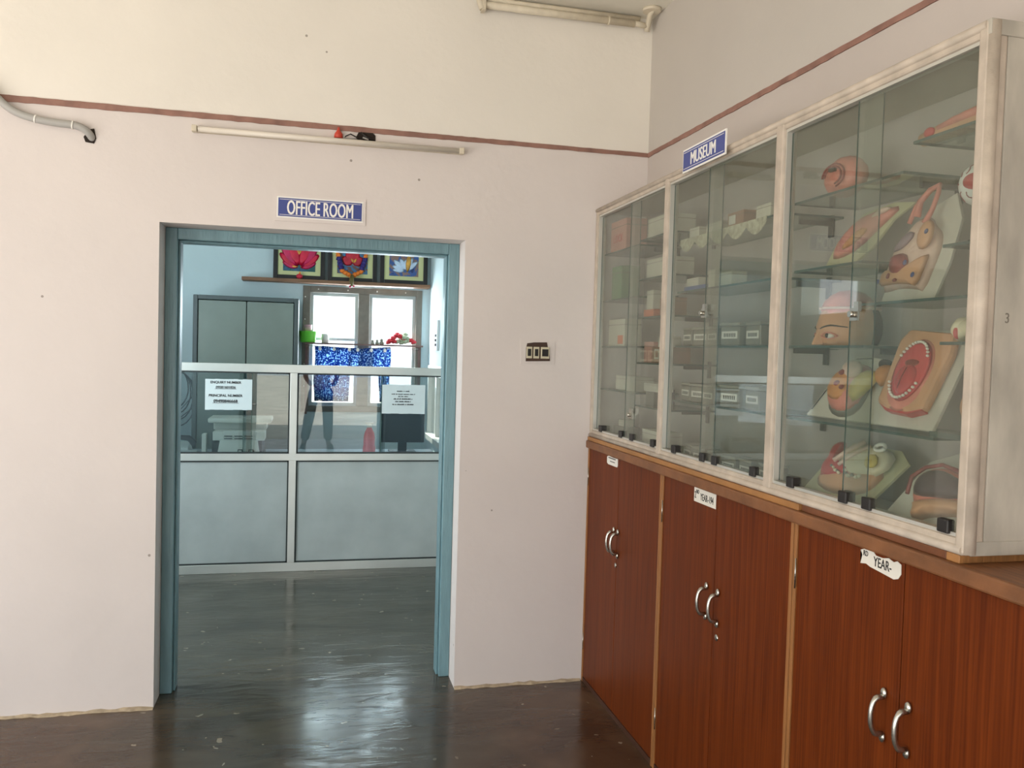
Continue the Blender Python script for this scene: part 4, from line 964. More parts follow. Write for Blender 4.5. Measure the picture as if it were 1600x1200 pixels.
# specimen boxes
M_spec = mat('smoky_specimen', rgb(122, 116, 104), .3, var=.2, vscale=30); M_lid = mat('specimen_lid', rgb(146, 142, 130), .35)
sp = thing('specimen_box', 'x', 'specimen box', (0, 0, 0), 'labelled specimen boxes in the middle bay')
b = MB(); b.box(-.035, -.048, 0, .035, .048, .058); b.build('container', M_spec, sp, bevel=.004)
b = MB(); b.box(-.037, -.050, .058, .037, .050, .068); b.build('lid', M_lid, sp, bevel=.003)
b = MB(); b.box(-.0362, -.040, .020, -.035, .040, .042); lb_ = b.build('label', M_paper, sp)
b = MB()
for k in range(7): b.box(-.0368, -.031+.009*k, .025, -.0362, -.031+.009*k+.0045, .036)
b.build('ink_mark', M_ink, lb_)
rows = [(1.6455, [(2.925, 'far left end'), (2.805, 'second from far end'), (2.68, 'middle'), (2.555, 'second from near end'), (2.42, 'near end')], 'upper jar shelf'),
        (1.4375, [(2.925, 'far left end'), (2.81, 'second from far end'), (2.70, 'middle'), (2.545, 'second from near end'), (2.41, 'near end')], 'lower jar shelf'),
        (ZF, [(2.90, 'far end'), (2.79, 'second from far end'), (2.66, 'third from far end'), (2.55, 'fourth from far end'), (2.45, 'fifth from far end'), (2.345, 'near end')], 'case floor')]
first = True
for z, ys_, nm in rows:
    for y, ps in ys_:
        o_ = sp if first else copy_tree(sp); first = False
        o_.location = (1.405+.012*math.sin(y*9), y, z+.0005); o_.rotation_euler.z = .12*math.sin(y*23)
        s_ = .85 if z < 1.3 else (1.0 if y > 2.6 else 1.12); o_.scale = (s_, s_, s_)
        o_['label'] = 'smoky labelled box on the %s of the middle bay, %s' % (nm, ps)
# stacks on the two upper shelves of the middle bay
grp = 'small boxes in the middle bay'
carton('blue_book', 1.385, 2.80, 2.98, 1.8525, .018, .09, M_cb, 'flat blue book on the second shelf of the middle bay', 'book', grp=None)
carton('white_carton', 1.39, 2.87, 2.97, 1.871, .03, .07, M_cw, 'white box lying on the flat blue book', grp=grp)
carton('white_carton', 1.39, 2.74, 2.79, 1.8525, .065, .08, M_cw, 'white box just right of the blue book in the middle bay', grp=grp)
carton('white_carton', 1.39, 2.62, 2.71, 1.8525, .05, .06, M_cw, 'white box near the pane overlap on the second shelf of the middle bay', grp=grp)
carton('white_carton', 1.39, 2.88, 2.96, 2.0455, .045, .07, M_cw, 'white paper packet at the far end of the top shelf of the middle bay', grp=grp)
carton('white_carton', 1.39, 2.70, 2.82, 2.0455, .04, .07, M_cw, 'flat white packet behind the pane overlap on the top shelf', grp=grp)
t_ = carton('pink_tagged_box', 1.39, 2.55, 2.66, 2.0455, .055, .06, M_ct, 'brown box with white tag on the top shelf of the middle bay', grp=grp)
b = MB(); b.box(-.0312, .0, .015, -.030, .045, .045); b.build('label', M_paper, t_, local=True)
carton('white_carton', 1.39, 2.38, 2.47, 2.0455, .05, .06, M_cw, 'white box at the near end of the top shelf of the middle bay', grp=grp)
b = MB()   # lace doily hanging over the top shelf edge
n = 40; prev = None
for i in range(n+1):
    y = 2.97-.62*i/n; dz = .018+.03*abs(math.sin(i*PI/8))
    q = [b.bm.verts.new(v) for v in ((1.45, y, 2.0462), (1.3585, y, 2.0462), (1.3575, y, 2.045-dz))]
    q2 = [b.bm.verts.new(v) for v in ((1.45, y, 2.0452), (1.3610, y, 2.0452), (1.3595, y, 2.045-dz))]
    r_ = q+q2[::-1]
    if prev:
        for j in range(6): b.bm.faces.new((prev[j], r_[j], r_[(j+1)%6], prev[(j+1)%6]))
    prev = r_
tag(b.build('lace_runner', mat('lace_cloth', rgb(186, 182, 160), .85, var=.3, vscale=60)), 'scalloped lace runner hanging over the top shelf edge of the middle bay', 'cloth')
# ------------------------------------------------------------------ anatomical models
GA = 'anatomical models in the near bay'
def lean(x0, y0, z0, k):
    n = math.sqrt(1+k*k)
    return Matrix(((0, k/n, -1/n, x0), (-1, 0, 0, y0), (0, 1/n, k/n, z0), (0, 0, 0, 1)))
def model(name, label, x0, y0, z0, k):
    t_ = thing(name, label, 'anatomical model', (0, 0, 0), GA, lean(x0, y0, z0, k)); ORG[t_.name] = Vector((0, 0, 0)); return t_
def L2(pts, y0, v0=0.0): return [(y0-y, v+v0) for y, v in pts]
def rel(t_, nm, pts, y0, h, m, z0=0.0, rings=5, power=.5, wob=0.0, v0=0.0, label=None):
    b = MB(); b.relief(L2(pts, y0, v0), h, z0, rings=rings, power=power, wob=wob); return b.build(nm, m, t_, local=True, label=label)
def brd(t_, pts, y0, m, th=.008, v0=0.0):
    b = MB(); b.prism(L2(pts, y0, v0), -th, 0); return b.build('board', m, t_, local=True, bevel=.0015)

# pale slanting board with a limb section, behind the OFFICE ROOM reflection
y0 = 2.06; t_ = model('limb_section_model', 'long flesh limb section on a slanting cream board, upper left of the near bay', 1.455, y0, 1.866, .3)
brd(t_, [(2.185, .004), (2.126, .002), (2.056, .006), (1.991, .045), (1.934, .122), (1.862, .158), (1.95, .172), (2.07, .16), (2.16, .085)], y0, M_boardg)
rel(t_, 'muscle', [(2.165, .035), (2.12, .03), (2.046, .05), (1.967, .112), (1.905, .156), (2.0, .162), (2.08, .145), (2.15, .085)], y0, .022, M_pink, wob=.06)
rel(t_, 'fat_layer', [(2.11, .045), (2.05, .06), (2.0, .10), (2.03, .11), (2.08, .08)], y0, .010, M_orange, .016)
rel(t_, 'tendon', [(2.02, .125), (1.96, .135), (1.93, .152), (1.98, .155)], y0, .010, M_pale, .014)

# torso on white board
y0 = 1.77; k_ = .3; t_ = model('torso_vessel_model', 'long pale organ model with dark red centre and blue spots on a beige board', 1.412, y0, 1.7535, k_)
brd(t_, [(1.868, .003), (1.680, .003), (1.664, .092), (1.668, .20), (1.71, .27), (1.79, .24), (1.85, .15)], y0, M_boardw)
rel(t_, 'organ_body', [(1.870, .030), (1.876, .066), (1.862, .15), (1.823, .203), (1.80, .225), (1.765, .215), (1.745, .191), (1.715, .171), (1.704, .137), (1.706, .105), (1.718, .02), (1.748, .03), (1.808, .036), (1.85, .028)], y0, .030, M_pale, wob=.05)
rel(t_, 'lower_flesh', [(1.866, .035), (1.868, .075), (1.82, .08), (1.77, .075), (1.715, .11), (1.709, .10), (1.722, .026), (1.748, .035), (1.808, .040)], y0, .018, M_skin, .022)
rel(t_, 'red_organ', [(1.832, .114), (1.786, .118), (1.763, .087), (1.772, .055), (1.813, .058), (1.831, .086)], y0, .018, M_deep, .030, wob=.12)
rel(t_, 'grey_vein_sheet', [(1.845, .12), (1.80, .175), (1.77, .165), (1.80, .13)], y0, .010, mat('model_grey_violet', rgb(150, 128, 136), .4), .030)
rel(t_, 'upper_lobe', [(1.755, .125), (1.765, .17), (1.745, .20), (1.717, .185), (1.708, .14), (1.725, .118)], y0, .014, M_skin, .028)
b = MB()
b.tube([(y0-1.80, .215, .022), (y0-1.792, .250, .030), (y0-1.768, .276, .030), (y0-1.742, .286, .028), (y0-1.736, .262, .030), (y0-1.742, .225, .028), (y0-1.757, .190, .026)], [.010, .008, .007, .006, .006, .006, .008], 8)
b.tube([(y0-1.82, .20, .022), (y0-1.805, .24, .028), (y0-1.775, .265, .030)], .006, 8)
b.build('vessel_loop', M_pink, t_, local=True)
for q, (yy, v) in enumerate(((1.857, .045), (1.726, .051), (1.767, .086), (1.724, .16))):
    b = MB(); b.ball((y0-yy, v, .040 if q else .034), (.006, .007, .003), 2); b.build('blue_spot', M_mblue, t_, local=True)
b = MB(); b.ball((y0-1.815, .055, .040), (.006, .009, .004), 1); b.ball((y0-1.785, .042, .040), (.008, .005, .004), 1); b.ball((y0-1.80, .07, .040), (.006, .005, .004), 1); b.build('red_clot', M_deep, t_, local=True)

# oval head section on board
y0 = 1.99; t_ = model('head_section_model', 'oval orange and pink head section on a board, left of the open mouth model', 1.385, y0, 1.4455, .6)
brd(t_, [(2.135, .002), (1.848, .002), (1.845, .12), (1.90, .19), (2.005, .20), (2.09, .20)], y0, M_boardw)
ov = [(2.042, .028), (2.082, .075), (2.090, .13), (2.05, .17), (1.992, .175), (1.945, .15), (1.925, .09), (1.929, .035), (1.976, .014)]
rel(t_, 'dark_base', [((p_[0]-2.0)*1.06+1.997, (p_[1]-.1)*1.06+.095) for p_ in ov], y0, .018, M_wframe)
rel(t_, 'flesh_oval', ov, y0, .034, M_pink, .004, wob=.02)
rel(t_, 'orange_chamber', [(2.055, .06), (2.065, .12), (2.02, .15), (1.97, .12), (1.965, .06), (2.0, .04)], y0, .014, M_orange, .030)
for (cy_, cv, s_) in ((2.02, .12, 1), (2.015, .085, 1), (1.985, .075, .8)):
    rel(t_, 'cavity', [(cy_+.012*s_, cv), (cy_, cv+.014*s_), (cy_-.02*s_, cv+.008*s_), (cy_-.012*s_, cv-.008*s_)], y0, .006, M_deep, .042)
rel(t_, 'pale_lobe', [(2.048, .155), (1.993, .172), (1.954, .148), (1.95, .118), (1.981, .106), (2.02, .12)], y0, .018, M_pale, .030)
rel(t_, 'yellow_band', [(1.985, .095), (1.945, .148), (1.895, .142), (1.887, .111), (1.919, .06), (1.949, .045)], y0, .026, M_yel, .018, wob=.04)
rel(t_, 'side_knob', [(1.922, .139), (1.903, .170), (1.862, .168), (1.852, .142), (1.866, .115), (1.892, .105)], y0, .030, M_orange, .004)
rel(t_, 'side_cap', [(1.918, .155), (1.902, .180), (1.868, .178), (1.875, .165), (1.90, .162)], y0, .030, M_hair, .006)
b = MB(); b.tube([(y0-2.12, .02, .003), (y0-2.10, .10, .003), (y0-2.06, .185, .003)], .0016, 5); b.tube([(y0-2.05, .19, .003), (y0-1.98, .193, .003)], .0016, 5); b.build('pencil_line', M_ink, t_, local=True)

# open mouth model
y0 = 1.73; t_ = model('open_mouth_model', 'flesh slab with wide open red mouth, teeth and tongue on a white board', 1.375, y0, 1.4455, .45)
brd(t_, [(1.840, .003), (1.622, .003), (1.612, .225), (1.70, .262), (1.81, .262)], y0, M_boardw)
slab = [(1.819, .055), (1.832, .225), (1.812, .255), (1.652, .240), (1.640, .19), (1.650, .045), (1.70, .032), (1.775, .036)]
b = MB(); b.prism(L2(slab, y0), .0005, .026); b.build('flesh_slab', M_skin, t_, local=True, bevel=.010)
b = MB(); b.prism(L2([(1.812, .054), (1.775, .034), (1.70, .029), (1.655, .043), (1.655, .047), (1.70, .036), (1.775, .041)], y0), .0012, .024); b.build('cut_edge', M_flesh, t_, local=True, bevel=.002)
MC = (1.737, .139)
mo_ = [(MC[0]+.060*math.cos(a_)*(1+.08*math.sin(a_)), MC[1]+.082*math.sin(a_)+.10*.060*math.cos(a_)) for a_ in [i_*2*PI/14 for i_ in range(14)]]
def msc(fx, fy, dy=0.0, dv=0.0): return [((p_[0]-MC[0])*fx+MC[0]+dy, (p_[1]-MC[1])*fy+MC[1]+dv) for p_ in mo_]
rel(t_, 'reddened_skin', msc(1.08, .7, 0, -.048), y0, .004, M_pink, .0245)
rel(t_, 'lip_ring', msc(1.16, 1.14), y0, .007, M_pink, .0245)
rel(t_, 'mouth_cavity', mo_, y0, .006, mat('model_mouth_red', rgb(214, 72, 78), .35, var=.06, vscale=30), .030)
rel(t_, 'tongue', msc(.62, .52, 0, -.024), y0, .013, mat('model_tongue', rgb(196, 60, 66), .35, var=.08, vscale=40), .032)
rel(t_, 'throat', msc(.45, .14, 0, .018), y0, .003, M_deep, .0345)
b = MB(); b.tube([(y0-MC[0], .085, .0455), (y0-MC[0], .115, .0468), (y0-MC[0], .142, .0435)], .0012, 6); b.build('tongue_groove', M_deep, t_, local=True)
def arc_teeth(a0, a1, n, nm):
    for i in range(n):
        a_ = a0+(a1-a0)*i/(n-1); x = y0-MC[0]+.052*math.cos(a_); v = MC[1]+.074*math.sin(a_)
        b = MB(); b.ball((x, v, .0375), (.0046, .0040, .0048), 1); b.build(nm, M_tooth, t_, local=True)
arc_teeth(math.radians(30), math.radians(150), 14, 'upper_tooth')
arc_teeth(math.radians(-152), math.radians(-28), 14, 'lower_tooth')

# lower left: pelvis section
y0 = 2.0; t_ = model('pelvis_section_model', 'pink and white pelvis section on a board on the case floor, left side', 1.385, y0, ZF, .9)
brd(t_, [(2.155, .003), (1.874, .003), (1.842, .17), (1.90, .205), (2.10, .205), (2.15, .12)], y0, M_boardg)
rel(t_, 'skin_base', [(2.130, .098), (2.128, .050), (2.045, .026), (1.946, .036), (1.895, .06), (1.885, .13), (1.984, .15), (2.091, .15)], y0, .026, M_skin)
rel(t_, 'pink_tissue', [(2.125, .094), (2.120, .117), (2.145, .165), (2.135, .194), (2.10, .190), (2.085, .14), (2.07, .10), (1.99, .10), (1.95, .084), (2.093, .055)], y0, .022, M_flesh, .014, wob=.08)
rel(t_, 'white_panel', [(2.085, .095), (2.078, .177), (2.02, .200), (1.884, .188), (1.876, .114), (1.98, .075)], y0, .026, M_cream, .010, power=.35)
rel(t_, 'yellow_patch', [(1.962, .154), (1.918, .159), (1.888, .118), (1.936, .109)], y0, .008, M_yel, .034)
rr = random.Random(5)
for i in range(12):
    cy_, cv = 2.06-.012*i+rr.uniform(-.004, .004), .088+rr.uniform(-.006, .012)-.001*i
    b = MB(); b.ball((y0-cy_, cv, .032), (.006, .005, .006), 1, fn=lambda p: p*(1+rr.uniform(-.2, .2))); b.build('nodule', M_cream if i % 3 else M_wframe, t_, local=True)
b = MB(); b.tube([(y0-1.925+.018*math.cos(a_), .178+.011*math.sin(a_), .040) for a_ in [i*2*PI/16 for i in range(17)]], .005, 8); b.build('white_ring', M_tooth, t_, local=True)
b = MB(); b.tube([(y0-2.06, .11, .038), (y0-2.03, .15, .042), (y0-2.0, .19, .038)], .007, 8); b.tube([(y0-2.03, .10, .038), (y0-2.0, .14, .042), (y0-1.97, .18, .038)], .005, 8); b.build('duct', M_pale, t_, local=True)

# lower right: organ with dark hollow
y0 = 1.63; t_ = model('stomach_section_model', 'pink organ with large dark purple hollow on a white board, bottom right', 1.385, y0, ZF, .6)
brd(t_, [(1.794, .003), (1.738, .17), (1.640, .215), (1.478, .215), (1.478, .003)], y0, M_boardw)
rel(t_, 'flesh_base', [(1.715, .057), (1.618, .085), (1.538, .093), (1.510, .064), (1.60, .045), (1.654, .030), (1.671, .014), (1.697, .017), (1.700, .040)], y0, .038, M_skin, .0005)
rel(t_, 'pink_rim', [(1.723, .068), (1.737, .112), (1.709, .146), (1.66, .161), (1.601, .152), (1.555, .127), (1.530, .087), (1.615, .064), (1.70, .051)], y0, .030, M_pink, .006)
rel(t_, 'dark_hollow', [(1.711, .076), (1.719, .109), (1.700, .136), (1.659, .147), (1.603, .137), (1.564, .117), (1.545, .090), (1.622, .075), (1.686, .066)], y0, .020, M_purple, .024)
b = MB(); b.tube([(y0-yy, v, .028) for yy, v in ((1.718, .068), (1.733, .112), (1.706, .143), (1.66, .157), (1.60, .149), (1.56, .125), (1.535, .095))], .005, 8); b.build('red_edge', M_deep, t_, local=True)
rr = random.Random(8)
b = MB()
for i in range(26): b.ball((y0-1.545+rr.uniform(-.025, .04), .15+rr.uniform(-.025, .05), .020), (.010, .009, .007), 1, fn=lambda p: p*(1+rr.uniform(-.2, .2)))
b.build('lumpy_tissue', M_pink, t_, local=True)

# head on the shelf
ZH = 1.6455
hx, hy = 1.462, 2.062
hd = thing('head_model', 'life-size head model cut below the eyes with exposed brain, facing left', 'anatomical model', (hx, hy, ZH), GA)
ang = math.radians(170)      # the face looks along +y, a little towards the glass
F = Matrix.Rotation(ang, 4, 'Z')
def head_fn(p):
    q = p.copy()
    if q.x > 0: q.y *= 1-.18*q.x*q.x; 
    if q.x > .5 and q.z < .25: q.x += .05*math.exp(-((q.z+.05)/.25)**2)*(1 if abs(q.y) > .25 else .4)   # brow ridge
    return q
b = MB(); b.ball((0, 0, .05), (.088, .072, .098), 4, frame=F, fn=head_fn)
geom = b.bm.verts[:]+b.bm.edges[:]+b.bm.faces[:]
res = bmesh.ops.bisect_plane(b.bm, geom=geom, plane_co=(0, 0, .001), plane_no=(0, 0, -1), clear_outer=True)
bmesh.ops.holes_fill(b.bm, edges=[e for e in b.bm.edges if e.is_boundary])
geom = b.bm.verts[:]+b.bm.edges[:]+b.bm.faces[:]
bmesh.ops.bisect_plane(b.bm, geom=geom, plane_co=(0, 0, .104), plane_no=(0, 0, 1), clear_outer=True)
bmesh.ops.holes_fill(b.bm, edges=[e for e in b.bm.edges if e.is_boundary])
b.build('face', M_skin, hd, local=True)
b = MB(); b.ball((-.004, 0, .098), (.074, .060, .058), 4, frame=F, fn=lambda p: p*(1+.035*math.sin(13*p.x+6*math.sin(7*p.y))*math.cos(11*p.z+4*p.y))); b.build('brain', M_pink, hd, local=True)
b = MB(); n = 40
b.tube([F @ Vector((.082*math.cos(2*PI*i/n)*(1 if math.cos(2*PI*i/n) < 0 else .98), .0655*math.sin(2*PI*i/n), .1035)) for i in range(n+1)], .004, 6); b.build('skull_cut_rim', M_pale, hd, local=True)
# hair at the back of the skull
b = MB(); b.ball((0, 0, .05), (.091, .075, .094), 3, frame=F)
geom = b.bm.verts[:]+b.bm.edges[:]+b.bm.faces[:]; bmesh.ops.bisect_plane(b.bm, geom=geom, plane_co=F @ Vector((-.038, 0, 0)), plane_no=F @ Vector((1, 0, 0)), clear_outer=True)
bmesh.ops.holes_fill(b.bm, edges=[e for e in b.bm.edges if e.is_boundary])
geom = b.bm.verts[:]+b.bm.edges[:]+b.bm.faces[:]; bmesh.ops.bisect_plane(b.bm, geom=geom, plane_co=(0, 0, .002), plane_no=(0, 0, -1), clear_outer=True)
bmesh.ops.holes_fill(b.bm, edges=[e for e in b.bm.edges if e.is_boundary])
b.build('hair', M_hair, hd, local=True)
def face_pt(ay, z, out=0.0):
    """A point on the face: ay = sideways angle from the nose line, z height."""
    zz = (z-.05)/.098; rr_ = math.sqrt(max(0, 1-zz*zz)); x = rr_*math.cos(ay); y = rr_*math.sin(ay); p = Vector((x, y, zz)); p = head_fn(p)
    return F @ Vector((p.x*.088*(1+out), p.y*.072*(1+out), 0)) + Vector((0, 0, z))
b = MB()   # nose bridge running down to the cut
b.hexa([F @ Vector(v) for v in ((.078, -.014, .001), (.106, -.006, .001), (.106, .006, .001), (.078, .014, .001), (.080, -.008, .050), (.088, -.004, .050), (.088, .004, .050), (.080, .008, .050))])
b.build('nose_bridge', M_skin, hd, local=True, bevel=.003)
for sg in (1, -1):
    b = MB(); p_ = face_pt(sg*.60, .026, -.06); b.ball(p_, (.014, .014, .0085), 2)
    ey = b.build('eye', M_tooth, hd, local=True)
    b = MB(); q_ = face_pt(sg*.58, .027, .075); b.ball(q_, (.005, .0055, .0065), 2); b.build('iris', M_hair, ey, local=True)
    b = MB(); b.tube([face_pt(sg*(.30+.62*i/10), .026+.0095*math.sin(PI*i/10), .055) for i in range(11)], .0018, 6); b.tube([face_pt(sg*(.30+.62*i/10), .026-.0075*math.sin(PI*i/10), .055) for i in range(11)], .0014, 6); b.build('eyelid', M_pink, hd, local=True)
    b = MB(); b.tube([face_pt(sg*(.22+.95*i/12), .046+.010*math.sin(PI*min(1, i/8)*.5)-.006*max(0, (i-6)/6), .018) for i in range(13)], [.0012+.0012*math.sin(PI*min(i+1, 12)/13) for i in range(13)], 6); b.build('eyebrow', M_hair, hd, local=True)
b = MB(); b.prism([(-.018, 0), (.016, .004), (.018, .024), (-.012, .026)], 0, .001, Matrix.Translation((-.058, .042, .100)) @ Matrix.Rotation(math.radians(-12), 4, 'Z') @ Matrix(((0, .3, -1, 0), (-1, 0, 0, 0), (0, 1, .3, 0), (0, 0, 0, 1)))); lb_ = b.build('paper_label', M_paper, hd, local=True, label='white printed label')

# brain section on the upper shelf
t_ = thing('brain_section_model', 'round pink brain section model on a high glass shelf, left of the pane overlap', 'anatomical model', (1.44, 2.075, 2.0605), GA)
b = MB(); b.ball((0, 0, .056), (.045, .078, .056), 4, fn=lambda p: p*(1+.03*math.sin(14*p.y+5*math.sin(6*p.z))*math.cos(9*p.x))); b.build('brain', M_pink, t_, local=True)
b = MB()
for rr_ in (.6, .8): b.tube([(-.046+.006*rr_, .078*rr_*math.cos(a_)*.8, .056+.050*rr_*math.sin(a_)*.8) for a_ in [i*2*PI/20 for i in range(15)]], .003, 6)
b.build('fold', M_deep, t_, local=True)
b = MB(); b.box(-.054, -.02, .066, -.044, .004, .075); b.build('dark_hinge', M_black, t_, local=True)

# leg muscle lying on the top shelf
t_ = thing('leg_muscle_model', 'long beige and pink leg muscle model lying on the highest shelf', 'anatomical model', (1.43, 1.60, 2.1225), GA)
b = MB(); b.tube([(0, .16, .020), (0, .10, .024), (0, .02, .028), (0, -.04, .030), (0, -.10, .027)], [.016, .020, .026, .029, .022], 14); b.build('leg', M_skin, t_, local=True)
b = MB(); b.tube([(-.018, .09, .030), (-.022, .03, .034), (-.022, -.04, .036), (-.016, -.10, .030)], [.006, .010, .012, .006], 8); b.build('muscle', M_pink, t_, local=True)
b = MB(); b.ball((-.022, .115, .026), (.006, .018, .012), 2); b.build('red_patch', M_flesh, t_, local=True)

# veined eyeball on stand
t_ = thing('eyeball_model', 'white veined eyeball model with red patch on a red base, upper right shelf', 'anatomical model', (1.425, 1.555, 1.8685), GA)
b = MB(); b.lathe([(.030, 0), (.030, .008), (.012, .014), (.012, .03)], (0, 0, 0), 16); b.build('stand', M_black, t_, local=True)
b = MB(); b.ball((0, 0, .052), (.022, .022, .030), 2); b.build('red_base', M_flesh, t_, local=True)
b = MB(); b.ball((0, .018, .132), (.040, .040, .046), 4); eb = b.build('eyeball', M_signw, t_, local=True)
b = MB(); b.ball((-.014, .006, .134), (.030, .030, .024), 3); b.build('red_patch', M_flesh, eb, local=True)
b = MB()
for a0 in (0, .9, 1.7, 2.6, 3.5, 4.4, 5.3):
    pp = []
    for i in range(8):
        th = .45+i*.15; az = a0+.15*math.sin(i*1.3); d_ = Vector((-math.cos(th), math.sin(th)*math.cos(az), math.sin(th)*math.sin(az)))
        pp.append(Vector((0, .018, .132))+Vector((d_.x*.0405, d_.y*.0405, d_.z*.0465)))
    b.tube(pp, .0012, 5)
b.build('vein', M_deep, eb, local=True)

# bone model and the round model behind the corner post
t_ = thing('bone_joint_model', 'cream bone joint model with red cut and yellow tip near the corner post', 'anatomical model', (1.42, 1.54, 1.6525), GA)
b = MB(); b.tube([(0, .058, .036), (0, .03, .028), (0, -.02, .026), (0, -.05, .032)], [.022, .017, .015, .022], 12); b.ball((0, .055, .030), (.024, .020, .028), 3, fn=lambda p: p*(1+.08*math.sin(5*p.z+4*p.y))); b.build('bone', M_cream, t_, local=True)
b = MB(); b.ball((-.012, .052, .022), (.014, .008, .017), 2); b.build('red_cut', M_flesh, t_, local=True)
b = MB(); b.lathe([(.022, 0), (.016, .014), (.006, .026), (.002, .030)], (0, -.035, .046), 14); b.build('yellow_tip', M_yel, t_, local=True)
t_ = thing('round_organ_model', 'rounded pink organ model half hidden behind the corner post', 'anatomical model', (1.43, 1.535, 1.4525), GA)
b = MB(); b.ball((0, 0, .055), (.038, .050, .055), 4, fn=lambda p: p*(1+.04*math.sin(4*p.z+2*p.y))); b.build('organ', M_skin, t_, local=True)
b = MB(); b.tube([(-.038*math.cos(a_)*.99-.001, .05*math.sin(a_)*.5+.01, .055+.05*math.sin(a_)) for a_ in [-.9+i*.2 for i in range(10)]], .0015, 6); b.build('seam', M_deep, t_, local=True)

# ------------------------------------------------------------------ person in the yard behind the camera (mirrored in the partition glass)
M_trous = mat('dark_trousers', rgb(30, 30, 36), .8); M_shirt = mat('pale_shirt', rgb(222, 222, 214), .8); M_psk = mat('brown_skin', rgb(140, 92, 66), .5); M_phair = mat('black_hair', rgb(20, 18, 18), .6); M_shoe = mat('dark_shoes', rgb(26, 24, 24), .4)
def skin_body(name, joints, edges, m, parent, root=0, sub=2):
    me = bpy.data.meshes.new(name); me.from_pydata([j[0] for j in joints], edges, [])
    o_ = bpy.data.objects.new(name, me); COL.objects.link(o_); o_.parent = parent
    sk = o_.modifiers.new('skin', 'SKIN'); sk.use_smooth_shade = True
    for i, j in enumerate(joints):
        r_ = j[1] if isinstance(j[1], tuple) else (j[1], j[1]); me.skin_vertices[0].data[i].radius = r_
        me.skin_vertices[0].data[i].use_root = (i == root)
    ss = o_.modifiers.new('sub', 'SUBSURF'); ss.levels = sub; ss.render_levels = sub
    me.materials.append(m); return o_
pe = thing('person', 'person in dark trousers and pale shirt standing behind the camera, legs apart', 'person', (.13, -1.36, 0))
J = [((.02, 0, .93), (.13, .10)), ((.02, .0, 1.12), (.14, .10)), ((.02, -.01, 1.32), (.155, .10)), ((.02, 0, 1.43), (.10, .08)), ((.02, .01, 1.52), .055), ((.02, .02, 1.56), .05),
     ((-.09, 0, .86), .085), ((-.15, .02, .50), .060), ((-.22, -.02, .12), .040), ((-.23, .03, .055), .04), ((-.24, .14, .04), .036),
     ((.12, 0, .86), .085), ((.14, .03, .50), .060), ((.15, -.01, .12), .040), ((.16, .04, .055), .04), ((.19, .15, .04), .036),
     ((-.17, 0, 1.39), .055), ((-.22, .02, 1.13), .042), ((-.14, .17, 1.02), .034), ((-.10, .22, 1.03), .03),
     ((.21, 0, 1.39), .055), ((.27, .02, 1.13), .042), ((.22, .16, 1.02), .034), ((.18, .21, 1.03), .03)]
E_ = [(0,1),(1,2),(2,3),(3,4),(4,5),(0,6),(6,7),(7,8),(8,9),(9,10),(0,11),(11,12),(12,13),(13,14),(14,15),(3,16),(16,17),(17,18),(18,19),(3,20),(20,21),(21,22),(22,23)]
skin_body('body', J, E_, M_psk, pe)
J2 = [((.02, 0, .94), (.150, .118)), ((-.09, 0, .86), .098), ((-.15, .02, .50), .088), ((-.22, -.02, .11), .072), ((.12, 0, .86), .105), ((.14, .03, .50), .088), ((.15, -.01, .11), .072)]
skin_body('trousers', J2, [(0,1),(1,2),(2,3),(0,4),(4,5),(5,6)], M_trous, pe)
J3 = [((.02, 0, .98), (.152, .12)), ((.02, 0, 1.12), (.155, .115)), ((.02, -.01, 1.32), (.17, .115)), ((.02, 0, 1.43), (.12, .09)), ((-.17, 0, 1.39), .07), ((-.21, .015, 1.22), .062), ((.21, 0, 1.39), .07), ((.26, .015, 1.22), .062)]
skin_body('shirt', J3, [(0,1),(1,2),(2,3),(3,4),(4,5),(3,6),(6,7)], M_shirt, pe, 1)
b = MB()
def hfn(p):
    q = p.copy()
    if q.y > 0 and q.z < 0: q.x *= 1+.25*q.z
    if q.y > .5: q.y += .10*math.exp(-(q.x/.16)**2-((q.z+.08)/.16)**2)
    return q
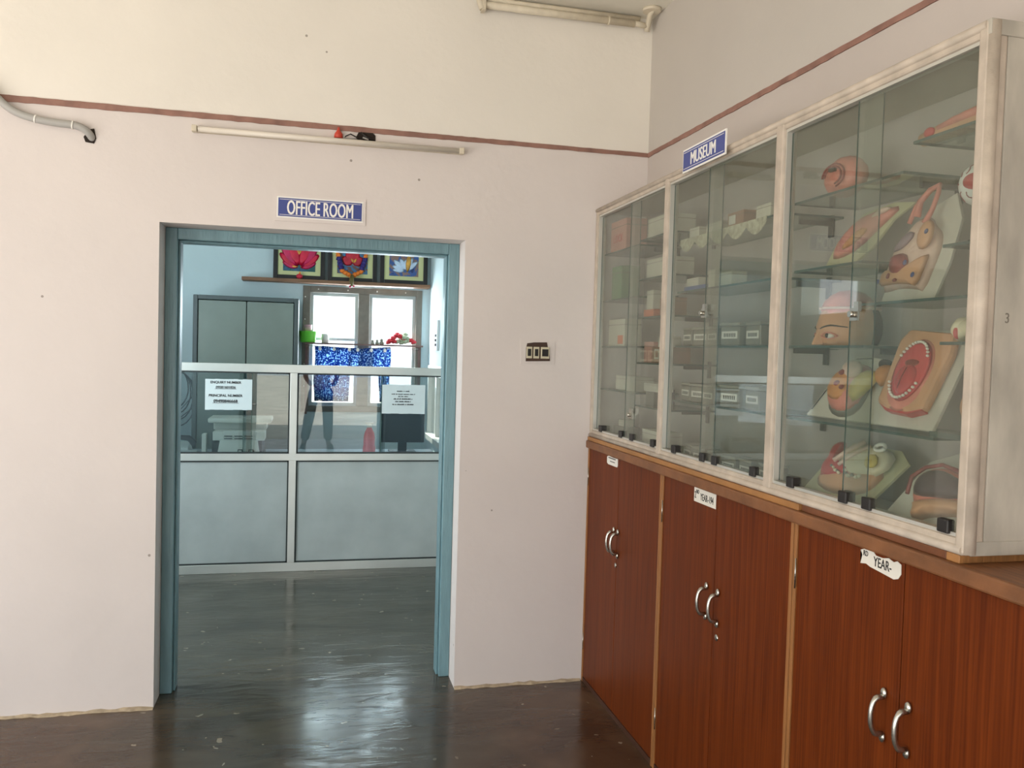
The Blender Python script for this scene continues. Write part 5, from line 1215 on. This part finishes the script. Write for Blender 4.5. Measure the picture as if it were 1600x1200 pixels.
b.ball((.02, .03, 1.66), (.076, .095, .118), 4, fn=hfn)
for s_ in (-1, 1): b.ball((.02+s_*.078, .02, 1.65), (.012, .02, .03), 2)
b.build('head', M_psk, pe, local=True)
b = MB()
for s_ in (-1, 1): b.ball((.02+s_*.03, .115, 1.665), (.012, .008, .007), 2)
b.build('eyes', M_signw, pe, local=True)
b = MB(); b.tube([(-.005, .117, 1.60), (.02, .123, 1.598), (.045, .117, 1.60)], .004, 6); b.build('mouth', M_deep, pe, local=True)
b = MB(); b.ball((.02, .018, 1.69), (.084, .100, .105), 3)
geom = b.bm.verts[:]+b.bm.edges[:]+b.bm.faces[:]; bmesh.ops.bisect_plane(b.bm, geom=geom, plane_co=(0, .06, 1.70), plane_no=Vector((0, .75, -.66)), clear_outer=True)
bmesh.ops.holes_fill(b.bm, edges=[e for e in b.bm.edges if e.is_boundary]); b.build('hair', M_phair, pe, local=True)
for s_, hx_ in ((1, -.10), (-1, .18)):
    J4 = [((hx_, .225, 1.03), .026), ((hx_+s_*.01, .27, 1.04), .024)]; Ed = [(0, 1)]
    hand = skin_body('hand', J4, Ed, M_psk, pe, 0)
    for q in range(4):
        bx_ = hx_+s_*(-.016+.011*q); ln = (.038, .044, .046, .036)[q]
        skin_body('finger', [((bx_, .275, 1.045), .0085), ((bx_+s_*.004, .275+ln*.6, 1.04), .0078), ((bx_+s_*.006, .275+ln, 1.025), .0065)], [(0,1),(1,2)], M_psk, hand, 0, 1)
    skin_body('thumb', [((hx_+s_*.02, .235, 1.04), .010), ((hx_+s_*.035, .26, 1.05), .009), ((hx_+s_*.036, .285, 1.05), .0075)], [(0,1),(1,2)], M_psk, hand, 0, 1)
for x, an in ((-.235, .1), (.175, -.2)):
    b = MB(); Fm = Matrix.Translation((x, .03, 0)) @ Matrix.Rotation(an, 4, 'Z')
    b.relief([(-.035, -.09), (.035, -.09), (.045, .02), (.048, .12), (.02, .19), (-.02, .19), (-.048, .12), (-.045, .02)], .085, .002, Fm, rings=5); b.build('shoe', M_shoe, pe, local=True)
